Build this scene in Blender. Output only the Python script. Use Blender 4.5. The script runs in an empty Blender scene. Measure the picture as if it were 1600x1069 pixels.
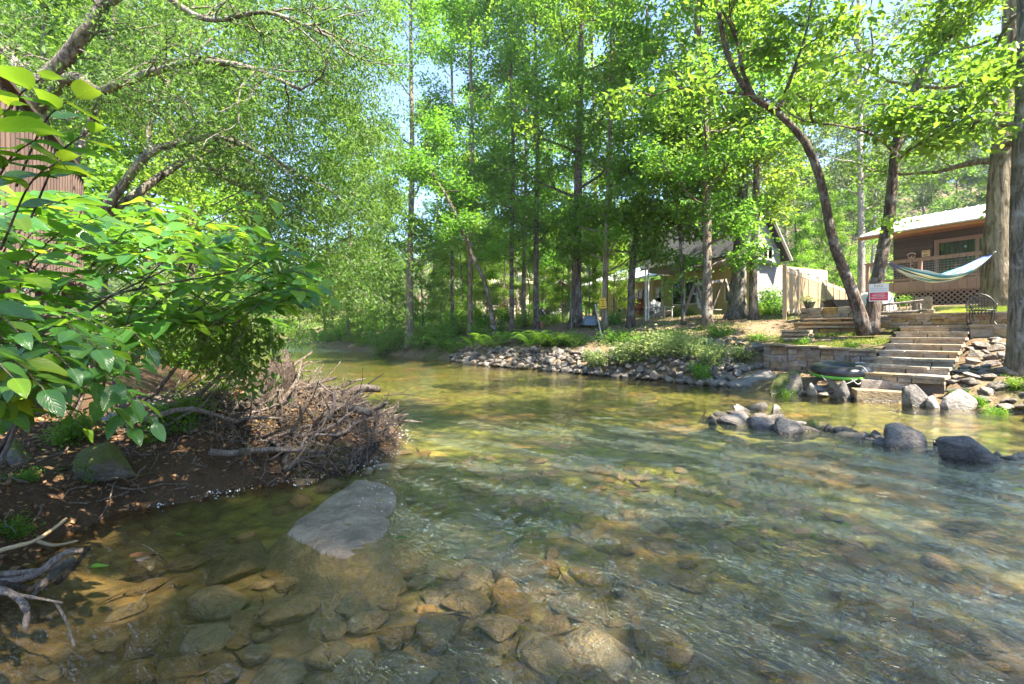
import bpy, bmesh, math, random
import numpy as np
from mathutils import Vector, Matrix, Euler
S = bpy.context.scene
R_ = math.radians
# ------------------------------------------------------------------ camera
EYE = 1.55; FPX = 750.0; HOR = 518.0
cam = bpy.data.cameras.new('camera'); camo = bpy.data.objects.new('camera', cam)
S.collection.objects.link(camo); S.camera = camo
cam.sensor_width = 36.0; cam.lens = FPX / 1600 * 36
cam.shift_y = -(534.5 - HOR) / 1600
cam.clip_start = 0.05; cam.clip_end = 2000
camo.location = (0, 0, EYE); camo.rotation_euler = (R_(90), 0, 0)
# ------------------------------------------------------------------ sky + sun
SUN_EL, SUN_AZ = 54.0, 126.0           # azimuth clockwise from +Y: to the right of the camera, a little behind it
w = bpy.data.worlds.new('World'); S.world = w; w.use_nodes = True
wn = w.node_tree; bg = wn.nodes['Background']
sky = wn.nodes.new('ShaderNodeTexSky'); sky.sky_type = 'NISHITA'; sky.sun_disc = False
sky.sun_elevation = R_(SUN_EL); sky.sun_rotation = R_(SUN_AZ)
sky.altitude = 1200; sky.air_density = 1.0; sky.dust_density = 0.05; sky.ozone_density = 5.0
wn.links.new(sky.outputs[0], bg.inputs[0]); bg.inputs[1].default_value = 0.095
sl = bpy.data.lights.new('sun', 'SUN'); sl.energy = 4.2; sl.angle = R_(0.6); sl.color = (1.0, 0.94, 0.83)
so = bpy.data.objects.new('sun', sl); S.collection.objects.link(so)
sd = Vector((math.sin(R_(SUN_AZ)) * math.cos(R_(SUN_EL)), math.cos(R_(SUN_AZ)) * math.cos(R_(SUN_EL)), math.sin(R_(SUN_EL))))
so.rotation_euler = sd.to_track_quat('Z', 'Y').to_euler(); so.location = (0, -20, 40)
vs = S.view_settings; vs.view_transform = 'Standard'; vs.look = 'None'; vs.gamma = 1.0; vs.use_curve_mapping = False
vs.exposure = 2.75
vs.use_white_balance = True; vs.white_balance_temperature = 7000; vs.white_balance_tint = 12
cy = S.cycles
cy.max_bounces = 7; cy.diffuse_bounces = 3; cy.glossy_bounces = 2; cy.transmission_bounces = 4; cy.transparent_max_bounces = 8
cy.use_adaptive_sampling = True; cy.adaptive_threshold = .018
cy.use_denoising = True; cy.sample_clamp_indirect = 6.0; cy.caustics_reflective = False; cy.caustics_refractive = False
S.render.film_transparent = False
cy.use_fast_gi = True; cy.fast_gi_method = "REPLACE"; cy.ao_bounces = 2; cy.ao_bounces_render = 2; w.light_settings.distance = 6.0; w.light_settings.ao_factor = 1.0

# ------------------------------------------------------------------ helpers
rng = np.random.default_rng(7); random.seed(7)
COL = S.collection
def at(x, y, Y):
    """photo pixel (1600 wide) seen at depth Y -> world point"""
    return Vector(((x - 800) / FPX * Y, Y, EYE - (y - HOR) / FPX * Y))
def tag(o, label=None, cat=None, group=None, kind=None):
    if label: o['label'] = label
    if cat: o['category'] = cat
    if group: o['group'] = group
    if kind: o['kind'] = kind
    return o
def link(o, parent=None, keep=True):
    COL.objects.link(o)
    if parent is not None:
        o.parent = parent
        if keep: o.matrix_parent_inverse = parent.matrix_basis.inverted()
    return o
def empty(name, loc=(0, 0, 0), rz=0.0):
    o = bpy.data.objects.new(name, None); o.empty_display_size = .1
    o.location = loc; o.rotation_euler = (0, 0, rz); COL.objects.link(o); return o
def obj(name, me, mat=None, parent=None, keep=True, loc=None, rot=None, scale=None):
    o = bpy.data.objects.new(name, me)
    if mat is not None and not me.materials: me.materials.append(mat)
    if loc is not None: o.location = loc
    if rot is not None: o.rotation_euler = rot
    if scale is not None: o.scale = scale
    return link(o, parent, keep)
def mesh_np(name, V, T, r=None, uv=None, smooth=False):
    """V (n,3), T (m,k) faces, r: per-face float attribute"""
    V = np.asarray(V, np.float32); T = np.asarray(T, np.int32); m, k = T.shape
    me = bpy.data.meshes.new(name)
    me.vertices.add(len(V)); me.vertices.foreach_set('co', V.ravel())
    me.loops.add(m * k); me.loops.foreach_set('vertex_index', T.ravel())
    me.polygons.add(m); me.polygons.foreach_set('loop_start', np.arange(0, m * k, k, dtype=np.int32))
    if smooth: me.polygons.foreach_set('use_smooth', np.ones(m, bool))
    if r is not None:
        a = me.attributes.new('r', 'FLOAT', 'FACE'); a.data.foreach_set('value', np.asarray(r, np.float32))
    if uv is not None:
        l = me.uv_layers.new(name='UVMap'); l.data.foreach_set('uv', np.asarray(uv, np.float32)[T.ravel()].ravel())
    me.update(calc_edges=True); me.validate(); return me
class MB:
    """collects boxes, tubes and prisms for one mesh"""
    def __init__(s): s.v = []; s.f = []
    def add(s, V, F):
        b = len(s.v); s.v += [tuple(p) for p in V]; s.f += [tuple(i + b for i in f) for f in F]; return s
    def box(s, c, size, M=None, jit=0.0):
        V = []
        for k in (-.5, .5):
            for j in (-.5, .5):
                for i in (-.5, .5):
                    p = Vector((i * size[0], j * size[1], k * size[2]))
                    if jit: p += Vector([random.uniform(-jit, jit) for _ in range(3)])
                    if M is not None: p = M @ p
                    V.append(p + Vector(c))
        return s.add(V, [(0, 2, 3, 1), (4, 5, 7, 6), (0, 1, 5, 4), (2, 6, 7, 3), (0, 4, 6, 2), (1, 3, 7, 5)])
    def beam(s, a, b, wd, ht, up=(0, 0, 1)):
        a = Vector(a); b = Vector(b); d = (b - a).normalized(); up = Vector(up)
        x = d.cross(up)
        if x.length < 1e-4: x = d.cross(Vector((1, 0, 0)))
        x.normalize(); y = x.cross(d).normalized(); V = []
        for p in (a, b):
            for i, j in ((-1, -1), (1, -1), (1, 1), (-1, 1)): V.append(p + x * (i * wd / 2) + y * (j * ht / 2))
        return s.add(V, [(3, 2, 1, 0), (4, 5, 6, 7), (0, 1, 5, 4), (1, 2, 6, 5), (2, 3, 7, 6), (3, 0, 4, 7)])
    def tube(s, pts, rad, seg=8, cap=True, wob=0.0, ell=1.0):
        pts = [Vector(p) for p in pts]; n = len(pts)
        if not hasattr(rad, '__len__'): rad = [rad] * n
        t0 = (pts[1] - pts[0]).normalized(); x = t0.orthogonal().normalized(); V = []; F = []
        for i in range(n):
            t = (pts[min(i + 1, n - 1)] - pts[max(i - 1, 0)]).normalized()
            x = (x - t * x.dot(t)).normalized(); y = t.cross(x)
            for k in range(seg):
                a = 2 * math.pi * k / seg; q = rad[i] * (1 + (random.uniform(-wob, wob) if wob else 0))
                V.append(pts[i] + x * math.cos(a) * q + y * math.sin(a) * q * ell)
        for i in range(n - 1):
            for k in range(seg):
                k2 = (k + 1) % seg
                F.append((i * seg + k, i * seg + k2, (i + 1) * seg + k2, (i + 1) * seg + k))
        if cap:
            F.append(tuple(range(seg - 1, -1, -1))); F.append(tuple((n - 1) * seg + k for k in range(seg)))
        return s.add(V, F)
    def prism(s, poly, d):
        """poly: list of 3-D points (planar), extruded by vector d"""
        n = len(poly); d = Vector(d); V = [Vector(p) for p in poly] + [Vector(p) + d for p in poly]
        return s.add(V, [tuple(range(n - 1, -1, -1)), tuple(range(n, 2 * n))] + [(i, (i + 1) % n, n + (i + 1) % n, n + i) for i in range(n)])
    def mesh(s, name, smooth=False):
        me = bpy.data.meshes.new(name); me.from_pydata(s.v, [], s.f); me.update()
        if smooth: me.shade_smooth()
        return me
    def build(s, name, mat, parent=None, keep=True, smooth=False):
        return obj(name, s.mesh(name, smooth), mat, parent, keep)
def smooth_path(pts, n=24):
    """Catmull-Rom through pts"""
    P = [np.array(p, float) for p in pts]; P = [2 * P[0] - P[1]] + P + [2 * P[-1] - P[-2]]
    m = len(P) - 3; out = []
    for i in range(n + 1):
        t = i / n * m; k = min(int(t), m - 1); u = t - k; a, b, c, d = P[k:k + 4]
        out.append(.5 * ((2 * b) + (c - a) * u + (2 * a - 5 * b + 4 * c - d) * u * u + (3 * b - a - 3 * c + d) * u ** 3))
    return out
def fbm(x, y, seed=0, octv=4, f0=.3, gain=.55):
    """cheap smooth noise from rotated sine products, about -1..1"""
    g = np.random.default_rng(seed); out = np.zeros_like(x, dtype=float); amp = 1.0; tot = 0; f = f0
    for o in range(octv):
        for _ in range(3):
            a = g.uniform(0, 6.28); p = g.uniform(0, 6.28, 2); fr = f * g.uniform(.7, 1.4)
            out += amp * np.sin(fr * 6.28 * (x * np.cos(a) + y * np.sin(a)) + p[0] + 1.5 * np.sin(fr * 4 * (y * np.cos(a) - x * np.sin(a)) + p[1])) / 3
        tot += amp; amp *= gain; f *= 2.05
    return out / tot * 1.6

def vnoise(x, y, seed=0):
    g = np.random.default_rng(seed).uniform(-1, 1, (128, 128)); xi = np.floor(x).astype(int); yi = np.floor(y).astype(int); u = x - xi; v = y - yi
    u = u * u * u * (u * (u * 6 - 15) + 10); v = v * v * v * (v * (v * 6 - 15) + 10); a = lambda i, j: g[(xi + i) % 128, (yi + j) % 128]
    return (a(0, 0) * (1 - u) + a(1, 0) * u) * (1 - v) + (a(0, 1) * (1 - u) + a(1, 1) * u) * v
# ------------------------------------------------------------------ materials
def newmat(name):
    m = bpy.data.materials.new(name); m.use_nodes = True; nt = m.node_tree
    return m, nt, nt.nodes['Principled BSDF']
def N(nt, t, ins=None, **kw):
    n = nt.nodes.new(t)
    for k, v in kw.items(): setattr(n, k, v)
    for k, v in (ins or {}).items():
        if isinstance(v, bpy.types.NodeSocket): nt.links.new(v, n.inputs[k])
        else: n.inputs[k].default_value = v
    return n
def c4(c): return (c[0], c[1], c[2], 1.0)
def mixc(nt, fac, a, b, mode='MIX'):
    n = N(nt, 'ShaderNodeMix', data_type='RGBA', blend_type=mode)
    for i, v in ((0, fac), (6, a), (7, b)):
        if isinstance(v, bpy.types.NodeSocket): nt.links.new(v, n.inputs[i])
        else: n.inputs[i].default_value = v if i == 0 else c4(v)
    return n.outputs[2]
def noise(nt, scale, detail=4, rough=.6, co=None, dist=0.0, mapscale=None, rotz=0.0):
    if co is None: co = N(nt, 'ShaderNodeNewGeometry').outputs['Position']
    if mapscale is not None:
        if rotz: co = N(nt, 'ShaderNodeMapping', {'Vector': co, 'Scale': tuple(1 / s for s in mapscale), 'Rotation': (0, 0, rotz)}, vector_type='TEXTURE').outputs[0]
        else: co = N(nt, 'ShaderNodeMapping', {'Vector': co, 'Scale': mapscale}).outputs[0]
    return N(nt, 'ShaderNodeTexNoise', {'Vector': co, 'Scale': scale, 'Detail': detail, 'Roughness': rough, 'Distortion': dist}).outputs[0]
def ramp(nt, fac, stops):
    n = N(nt, 'ShaderNodeValToRGB', {'Fac': fac}); e = n.color_ramp.elements
    while len(e) < len(stops): e.new(.5)
    for i, (p, c) in enumerate(stops):
        e[i].position = p; e[i].color = c4(c) if hasattr(c, '__len__') else (c, c, c, 1)
    return n.outputs[0]
def bump(nt, h, strength=.5, dist=.05):
    return N(nt, 'ShaderNodeBump', {'Height': h, 'Strength': strength, 'Distance': dist}).outputs[0]
def objrand(nt): return N(nt, 'ShaderNodeObjectInfo').outputs['Random']
def objco(nt): return N(nt, 'ShaderNodeTexCoord').outputs['Object']
def math_(nt, op, a, b=0.0, clamp=False):
    n = N(nt, 'ShaderNodeMath', operation=op, use_clamp=clamp)
    for i, v in ((0, a), (1, b)):
        if isinstance(v, bpy.types.NodeSocket): nt.links.new(v, n.inputs[i])
        else: n.inputs[i].default_value = v
    return n.outputs[0]
def simple(name, c1, c2=None, scale=8, rough=.7, bs=.2, bd=.02, metal=0.0, spec=.5, rnd=.25, mapscale=None):
    """two-tone noisy material with per-object brightness variation"""
    m, nt, b = newmat(name); c2 = c2 or tuple(x * .75 for x in c1)
    h = noise(nt, scale, 5, .65, objco(nt), mapscale=mapscale)
    col = mixc(nt, ramp(nt, h, [(.3, 0.), (.7, 1.)]), c1, c2)
    v = N(nt, 'ShaderNodeMapRange', {'Value': objrand(nt), 'To Min': 1 - rnd, 'To Max': 1 + rnd}).outputs[0]
    hs = N(nt, 'ShaderNodeHueSaturation', {'Color': col, 'Value': v}).outputs[0]
    nt.links.new(hs, b.inputs['Base Color']); b.inputs['Roughness'].default_value = rough; b.inputs['Metallic'].default_value = metal
    b.inputs['Specular IOR Level'].default_value = spec
    if bs: nt.links.new(bump(nt, h, bs, bd), b.inputs['Normal'])
    return m
def rockmat(name, c1, c2, c3, moss=0.0, scale=5., rnd=.3, lich=.3, wet=True, mosscol=(.07, .085, .015)):
    m, nt, b = newmat(name)
    co = N(nt, 'ShaderNodeNewGeometry').outputs['Position']
    n1 = noise(nt, scale, 6, .65, co); n2 = noise(nt, scale * 5, 5, .7, co); n3 = noise(nt, scale * .5, 3, .5, co)
    col = mixc(nt, ramp(nt, n1, [(.32, 0.), (.68, 1.)]), c1, c2)
    col = mixc(nt, math_(nt, 'MULTIPLY', ramp(nt, n2, [(.5, 0.), (.66, 1.)]), lich), col, c3)
    r = objrand(nt)
    v = N(nt, 'ShaderNodeMapRange', {'Value': r, 'To Min': 1 - rnd, 'To Max': 1 + rnd}).outputs[0]
    h = N(nt, 'ShaderNodeMapRange', {'Value': math_(nt, 'FRACT', math_(nt, 'MULTIPLY', r, 7.3)), 'To Min': .6, 'To Max': 1.3}).outputs[0]
    col = N(nt, 'ShaderNodeHueSaturation', {'Color': col, 'Value': v, 'Saturation': h}).outputs[0]
    if moss:
        nz = N(nt, 'ShaderNodeSeparateXYZ', {0: N(nt, 'ShaderNodeNewGeometry').outputs['Normal']}).outputs[2]
        mm = math_(nt, 'ADD', math_(nt, 'MULTIPLY', n3, 1.6), math_(nt, 'MULTIPLY', nz, .25))
        mk = ramp(nt, mm, [(1.05 - moss * .5, 0.), (1.15 - moss * .5, 1.)])
        col = mixc(nt, mk, col, mixc(nt, n2, tuple(x * .55 for x in mosscol), tuple(x * 1.5 for x in mosscol)))
    rough = .8
    if wet:
        z = N(nt, 'ShaderNodeSeparateXYZ', {0: co}).outputs[2]
        wz = ramp(nt, math_(nt, 'ADD', math_(nt, 'MULTIPLY', n1, .12), z), [(.09, 1.), (.15, 0.)])
        col = mixc(nt, wz, col, mixc(nt, 1.0, col, (.4, .38, .34), 'MULTIPLY'))
        nt.links.new(math_(nt, 'SUBTRACT', .82, math_(nt, 'MULTIPLY', wz, .55)), b.inputs['Roughness'])
    else: b.inputs['Roughness'].default_value = rough
    nt.links.new(col, b.inputs['Base Color'])
    n4 = noise(nt, scale * 2.2, 5, .6, co, 1.5, (1, 1, 2.0))
    nt.links.new(bump(nt, math_(nt, 'ADD', math_(nt, 'ADD', n1, math_(nt, 'MULTIPLY', n2, .45)), math_(nt, 'MULTIPLY', n4, .8)), .9, .06), b.inputs['Normal'])
    return m
def barkmat(name, c1, c2, lich=(.35, .36, .31), la=.35, moss=0.0, sc=1.0):
    m, nt, b = newmat(name)
    co = N(nt, 'ShaderNodeNewGeometry').outputs['Position']
    n1 = noise(nt, 9 * sc, 6, .7, co, mapscale=(1.6, 1.6, .28), dist=.6)
    n2 = noise(nt, 3.0, 5, .65, co); n3 = noise(nt, 26 * sc, 4, .6, co, mapscale=(1, 1, .5))
    col = mixc(nt, ramp(nt, n1, [(.40, 0.), (.60, 1.)]), tuple(x * .8 for x in c1), c2)
    col = mixc(nt, math_(nt, 'MULTIPLY', ramp(nt, n2, [(.52, 0.), (.62, 1.)]), la), col, lich)
    if moss: col = mixc(nt, math_(nt, 'MULTIPLY', ramp(nt, noise(nt, 1.3, 4, .6, co), [(.45, 0.), (.6, 1.)]), moss), col, (.085, .09, .02))
    nt.links.new(col, b.inputs['Base Color']); b.inputs['Roughness'].default_value = .9; b.inputs['Specular IOR Level'].default_value = .2
    nt.links.new(bump(nt, math_(nt, 'ADD', n1, math_(nt, 'MULTIPLY', n3, .4)), 1.0, .12), b.inputs['Normal'])
    return m
def leafmat(name, cA, cB, tr, tfac=.4, rough=.5, spec=.35, tint=.25, veins=False):
    """cA..cB by leaf, translucent colour tr"""
    m, nt, b = newmat(name); out = nt.nodes['Material Output']
    r = N(nt, 'ShaderNodeAttribute', attribute_name='r').outputs['Fac']
    rr = math_(nt, 'FRACT', math_(nt, 'ADD', r, objrand(nt)))
    col = mixc(nt, rr, cA, cB)
    n = noise(nt, .45, 3, .6)
    v = N(nt, 'ShaderNodeMapRange', {'Value': n, 'From Min': .3, 'From Max': .7, 'To Min': 1 - tint, 'To Max': 1 + tint}).outputs[0]
    hu = N(nt, 'ShaderNodeMapRange', {'Value': objrand(nt), 'To Min': .485, 'To Max': .512}).outputs[0]
    hs = N(nt, 'ShaderNodeHueSaturation', {'Color': col, 'Value': v, 'Hue': hu})
    c = hs.outputs[0]
    t2 = N(nt, 'ShaderNodeHueSaturation', {'Color': mixc(nt, rr, tr, tuple(x * .7 for x in tr)), 'Value': v, 'Hue': hu}).outputs[0]
    if veins:
        uv = N(nt, 'ShaderNodeUVMap').outputs[0]; sp = N(nt, 'ShaderNodeSeparateXYZ', {0: uv})
        ax = math_(nt, 'ABSOLUTE', math_(nt, 'SUBTRACT', sp.outputs[0], .5))
        rib = ramp(nt, ax, [(.012, 1.), (.03, 0.)])
        ph = math_(nt, 'SUBTRACT', math_(nt, 'MULTIPLY', sp.outputs[1], 8.0), math_(nt, 'MULTIPLY', ax, 7.0))
        sv = math_(nt, 'ABSOLUTE', math_(nt, 'SUBTRACT', math_(nt, 'FRACT', ph), .5))
        vein = math_(nt, 'MAXIMUM', rib, math_(nt, 'MULTIPLY', ramp(nt, sv, [(.03, 1.), (.09, 0.)]), .55))
        c = mixc(nt, math_(nt, 'MULTIPLY', vein, .4), c, tuple(min(1, x * 2.2) for x in cB))
        nt.links.new(bump(nt, math_(nt, 'SUBTRACT', math_(nt, 'MULTIPLY', sv, 1.0), vein), .2, .006), b.inputs['Normal'])
    nt.links.new(c, b.inputs['Base Color']); b.inputs['Roughness'].default_value = rough; b.inputs['Specular IOR Level'].default_value = spec
    tl = N(nt, 'ShaderNodeBsdfTranslucent', {'Color': t2})
    mx = N(nt, 'ShaderNodeMixShader', {0: tfac, 1: b.outputs[0], 2: tl.outputs[0]})
    nt.links.new(mx.outputs[0], out.inputs[0]); return m
# ------------------------------------------------------------------ the lie of the land (water level z = 0)
RB = np.array([(13, -25), (12, 0), (10.9, 6), (9.75, 8.8), (9.3, 9.5), (8.65, 10.3), (7.8, 10.9), (7.15, 12.1), (6.9, 12.9), (5.66, 13.7), (4.2, 15.7), (1.75, 18.7),
               (-2.15, 23), (-3.5, 26.4), (-8, 32), (-12.2, 38), (-19, 47), (-24.8, 58), (-33, 68), (-55, 82), (-140, 125)], float)
LB = np.array([(-3.4, -25), (-2.7, 0), (-2.8, 2.3), (-2.95, 3.0), (-3.35, 3.55), (-3.3, 4.1), (-2.75, 4.65), (-1.75, 5.35), (-1.5, 6.3), (-1.75, 7.4), (-2.7, 8.0), (-3.9, 7.9), (-4.7, 7.3), (-5.2, 6.6),
               (-6.1, 6.7), (-7.0, 8.4), (-8.2, 10.5), (-9.7, 14), (-11.7, 18), (-16, 27), (-22.5, 40), (-34, 60), (-60, 79), (-140, 112)], float)
OS = np.array((8.18, 11.3)); US = np.array((.65, -.76)); VS = np.array((.76, .65))      # frame of the stone stairs: a along the bank, b inland
def W(a, b, z=0.0):
    p = OS + a * US + b * VS; return Vector((p[0], p[1], z))
def seg_dist(x, y, P):
    d = np.full(x.shape, 1e9)
    for (x0, y0), (x1, y1) in zip(P[:-1], P[1:]):
        dx, dy = x1 - x0, y1 - y0
        t = np.clip(((x - x0) * dx + (y - y0) * dy) / (dx * dx + dy * dy), 0, 1)
        d = np.minimum(d, np.hypot(x - x0 - t * dx, y - y0 - t * dy))
    return d
def inside(x, y, P):
    c = np.zeros(x.shape, bool); n = len(P)
    for i in range(n):
        x0, y0 = P[i]; x1, y1 = P[(i + 1) % n]
        if y0 == y1: continue
        c ^= ((y0 > y) != (y1 > y)) & (x < (x1 - x0) * (y - y0) / (y1 - y0) + x0)
    return c
CREEK = np.vstack([RB, LB[::-1]])
def height(x, y):
    x = np.asarray(x, float); y = np.asarray(y, float)
    wob = fbm(x, y, 3, 3, .35) * .12
    dR = seg_dist(x, y, RB); dL = seg_dist(x, y, LB); ins = inside(x, y, CREEK)
    right = dR < dL
    nz = fbm(x, y, 11, 4, .22)
    zr = np.interp(dR + wob, [0, .35, 1.1, 2.2, 4, 6, 9, 13, 20, 40, 80, 160, 400], [-.02, .35, .8, 1.1, 1.5, 1.95, 2.2, 2.45, 2.8, 4.5, 14, 42, 90])
    zl = np.interp(dL + wob, [0, .25, .7, 1.5, 3, 6, 12, 30, 80, 160, 400], [-.02, .22, .42, .62, .95, 1.5, 2.4, 4.5, 14, 38, 80])
    zr = zr + nz * np.interp(dR, [0, 1, 4, 20, 60], [.03, .07, .08, .2, 1.5]); zl = zl + nz * np.interp(dL, [0, 1, 4, 20, 60], [.03, .08, .12, .3, 1.5])
    zl = zl + .2 * np.exp(-(((x + 3.1) / .9) ** 2 + ((y - 6.5) / .9) ** 2))
    # terraces round the stairs
    rel = np.stack([x - OS[0], y - OS[1]], -1); a = rel @ US; b = rel @ VS
    bl = b - np.interp(a, [-4.5, -2.95, -2.2, -1.3, 0], [.55, .40, .18, .06, .06])
    tl = np.interp(bl, [-1.2, -.5, -.1, .5, 1.66, 1.8, 4.0, 4.6, 6, 13, 20], [-.3, -.1, .2, .36, .38, 1.0, 1.42, 1.55, 2.0, 2.66, 3.0])
    ts = np.interp(b, [-.8, -.3, 4.1, 4.6, 13, 20], [-.3, .05, 1.45, 1.98, 2.66, 3.0])
    tr = np.interp(b, [-.9, -.3, .2, 3.3, 3.6, 4.2, 4.6, 13, 20], [-.25, .05, .35, 1.3, 1.45, 1.62, 2.0, 2.66, 3.0])
    tz = np.where(a < 0, tl, np.where(a < 1.5, ts, tr)) + .025 * nz
    wl = np.clip((a + 4.4) / .8, 0, 1) * np.clip((6.5 - a) / 2, 0, 1) * np.clip((20 - b) / 6, 0, 1) * np.clip((b + .9) / .3, 0, 1)
    zr = zr * (1 - wl) + tz * wl
    z = np.where(right, zr, zl)
    d = np.minimum(dR, dL)
    bed = -np.interp(d, [0, .3, 1.2, 3, 8], [.03, .12, .2, .3, .36]) + .05 * fbm(x, y, 21, 3, .5) + .015 * fbm(x, y, 22, 3, 2.0)
    z = np.where(ins & ~((wl > .5) & (b > -.6)), bed, z)
    return z


# ------------------------------------------------------------------ materials of the setting
def shore_material():
    m, nt, b = newmat('bank_and_bed'); b2 = nt.nodes.new('ShaderNodeBsdfPrincipled'); out = nt.nodes['Material Output']
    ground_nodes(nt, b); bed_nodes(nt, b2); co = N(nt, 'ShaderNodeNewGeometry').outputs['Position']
    z = N(nt, 'ShaderNodeSeparateXYZ', {0: co}).outputs[2]; k = math_(nt, 'ADD', z, math_(nt, 'MULTIPLY', noise(nt, 2.5, 5, .6, co), .14))
    mk = ramp(nt, k, [(.0, 1.), (.05, 0.)]); nt.links.new(N(nt, 'ShaderNodeMixShader', {0: mk, 1: b.outputs[0], 2: b2.outputs[0]}).outputs[0], out.inputs[0]); return m
def ground_nodes(nt, b):
    co = N(nt, 'ShaderNodeNewGeometry').outputs['Position']
    n1 = noise(nt, 1.1, 6, .65, co); n2 = noise(nt, 9, 6, .7, co); n3 = noise(nt, .35, 4, .6, co); n4 = noise(nt, 38, 3, .6, co)
    col = mixc(nt, ramp(nt, n2, [(.33, 0.), (.67, 1.)]), (.10, .062, .035), (.26, .19, .12))
    col = mixc(nt, math_(nt, 'MULTIPLY', ramp(nt, n4, [(.52, 0.), (.6, 1.)]), .5), col, (.40, .29, .18))
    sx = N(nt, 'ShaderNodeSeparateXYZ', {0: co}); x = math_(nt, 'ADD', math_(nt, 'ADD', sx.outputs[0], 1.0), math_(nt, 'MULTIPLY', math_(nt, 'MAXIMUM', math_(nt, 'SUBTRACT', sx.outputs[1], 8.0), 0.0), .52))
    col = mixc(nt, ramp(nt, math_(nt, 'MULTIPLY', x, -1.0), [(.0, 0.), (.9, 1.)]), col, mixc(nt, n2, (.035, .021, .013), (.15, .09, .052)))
    g = ramp(nt, math_(nt, 'ADD', math_(nt, 'MULTIPLY', n3, .6), math_(nt, 'MULTIPLY', n1, .4)), [(.5, 0.), (.6, 1.)])
    col = mixc(nt, math_(nt, 'MULTIPLY', g, .75), col, mixc(nt, n2, (.03, .055, .012), (.09, .13, .03)))
    nt.links.new(col, b.inputs['Base Color']); b.inputs['Roughness'].default_value = .95; b.inputs['Specular IOR Level'].default_value = .15
    nt.links.new(bump(nt, math_(nt, 'ADD', n2, math_(nt, 'MULTIPLY', n4, .6)), .9, .06), b.inputs['Normal'])
def bed_nodes(nt, b):
    co = N(nt, 'ShaderNodeNewGeometry').outputs['Position']
    vo = N(nt, 'ShaderNodeTexVoronoi', {'Vector': co, 'Scale': 5.5, 'Randomness': 1.0})
    n1 = noise(nt, .55, 5, .6, co); n2 = noise(nt, 6, 6, .7, co); n3 = noise(nt, .9, 4, .55, N(nt, 'ShaderNodeMapping', {'Vector': co, 'Location': (7, 3, 0)}).outputs[0])
    col = mixc(nt, ramp(nt, n2, [(.3, 0.), (.7, 1.)]), (.14, .092, .05), (.34, .235, .14))
    col = mixc(nt, math_(nt, 'MULTIPLY', vo.outputs['Color'], .45), col, (.17, .13, .08))
    sep = N(nt, 'ShaderNodeSeparateXYZ', {0: co})
    far = ramp(nt, math_(nt, 'MULTIPLY', math_(nt, 'SUBTRACT', sep.outputs[1], 2.6), .25), [(.05, 0.), (.45, 1.)])
    algae = math_(nt, 'MULTIPLY', ramp(nt, n1, [(.33, 0.), (.5, 1.)]), far)
    col = mixc(nt, math_(nt, 'MULTIPLY', algae, .85), col, mixc(nt, n2, (.11, .135, .025), (.32, .345, .07)))
    sand = ramp(nt, n3, [(.57, 0.), (.66, 1.)])
    col = mixc(nt, math_(nt, 'MULTIPLY', sand, .8), col, (.50, .30, .11))
    gap = ramp(nt, vo.outputs['Distance'], [(.35, 1.), (.75, .45)])
    col = mixc(nt, 1.0, col, gap, 'MULTIPLY')
    nt.links.new(col, b.inputs['Base Color']); b.inputs['Roughness'].default_value = .9
    nt.links.new(bump(nt, math_(nt, 'SUBTRACT', n2, vo.outputs['Distance']), .8, .06), b.inputs['Normal'])
def water_material():
    m, nt, b = newmat('clear_creek_water'); nt.nodes.remove(b); out = nt.nodes['Material Output']
    co = N(nt, 'ShaderNodeNewGeometry').outputs['Position']; sep = N(nt, 'ShaderNodeSeparateXYZ', {0: co})
    fl = N(nt, 'ShaderNodeAttribute', attribute_name='flow').outputs['Fac']
    h1 = noise(nt, 4.0, 3, .55, co, .8, (.42, 1.0, 1), R_(-40))
    h2 = noise(nt, 13., 3, .6, co, 1.0, (.38, 1.0, 1), R_(-52))
    h3 = noise(nt, 36., 2, .55, co, 1.2, (.45, 1.0, 1), R_(-33))
    h = math_(nt, 'ADD', math_(nt, 'MULTIPLY', h1, .42), math_(nt, 'ADD', math_(nt, 'MULTIPLY', h2, .36), math_(nt, 'MULTIPLY', h3, .13)))
    bp = N(nt, 'ShaderNodeBump', {'Height': h, 'Distance': .17, 'Strength': N(nt, 'ShaderNodeMapRange', {'Value': fl, 'To Min': .06, 'To Max': 1.0}).outputs[0]})
    bp2 = N(nt, 'ShaderNodeBump', {'Height': h, 'Distance': .06, 'Strength': N(nt, 'ShaderNodeMapRange', {'Value': fl, 'To Min': .06, 'To Max': 1.0}).outputs[0]})
    fr = N(nt, 'ShaderNodeFresnel', {'IOR': 1.36, 'Normal': bp2.outputs[0]})
    fac = math_(nt, 'MINIMUM', math_(nt, 'MULTIPLY', fr.outputs[0], math_(nt, 'ADD', 1.25, math_(nt, 'MULTIPLY', fl, 1.05))), .8)
    gl = N(nt, 'ShaderNodeBsdfGlossy', {'Color': (1, .95, .83, 1), 'Roughness': .012, 'Normal': bp.outputs[0]})
    tr = N(nt, 'ShaderNodeBsdfTransparent', {'Color': (.94, .91, .72, 1)})
    mx = N(nt, 'ShaderNodeMixShader', {0: fac, 1: tr.outputs[0], 2: gl.outputs[0]})
    nt.links.new(mx.outputs[0], out.inputs[0]); return m
M_soil = M_bed = shore_material(); M_water = water_material()

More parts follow.
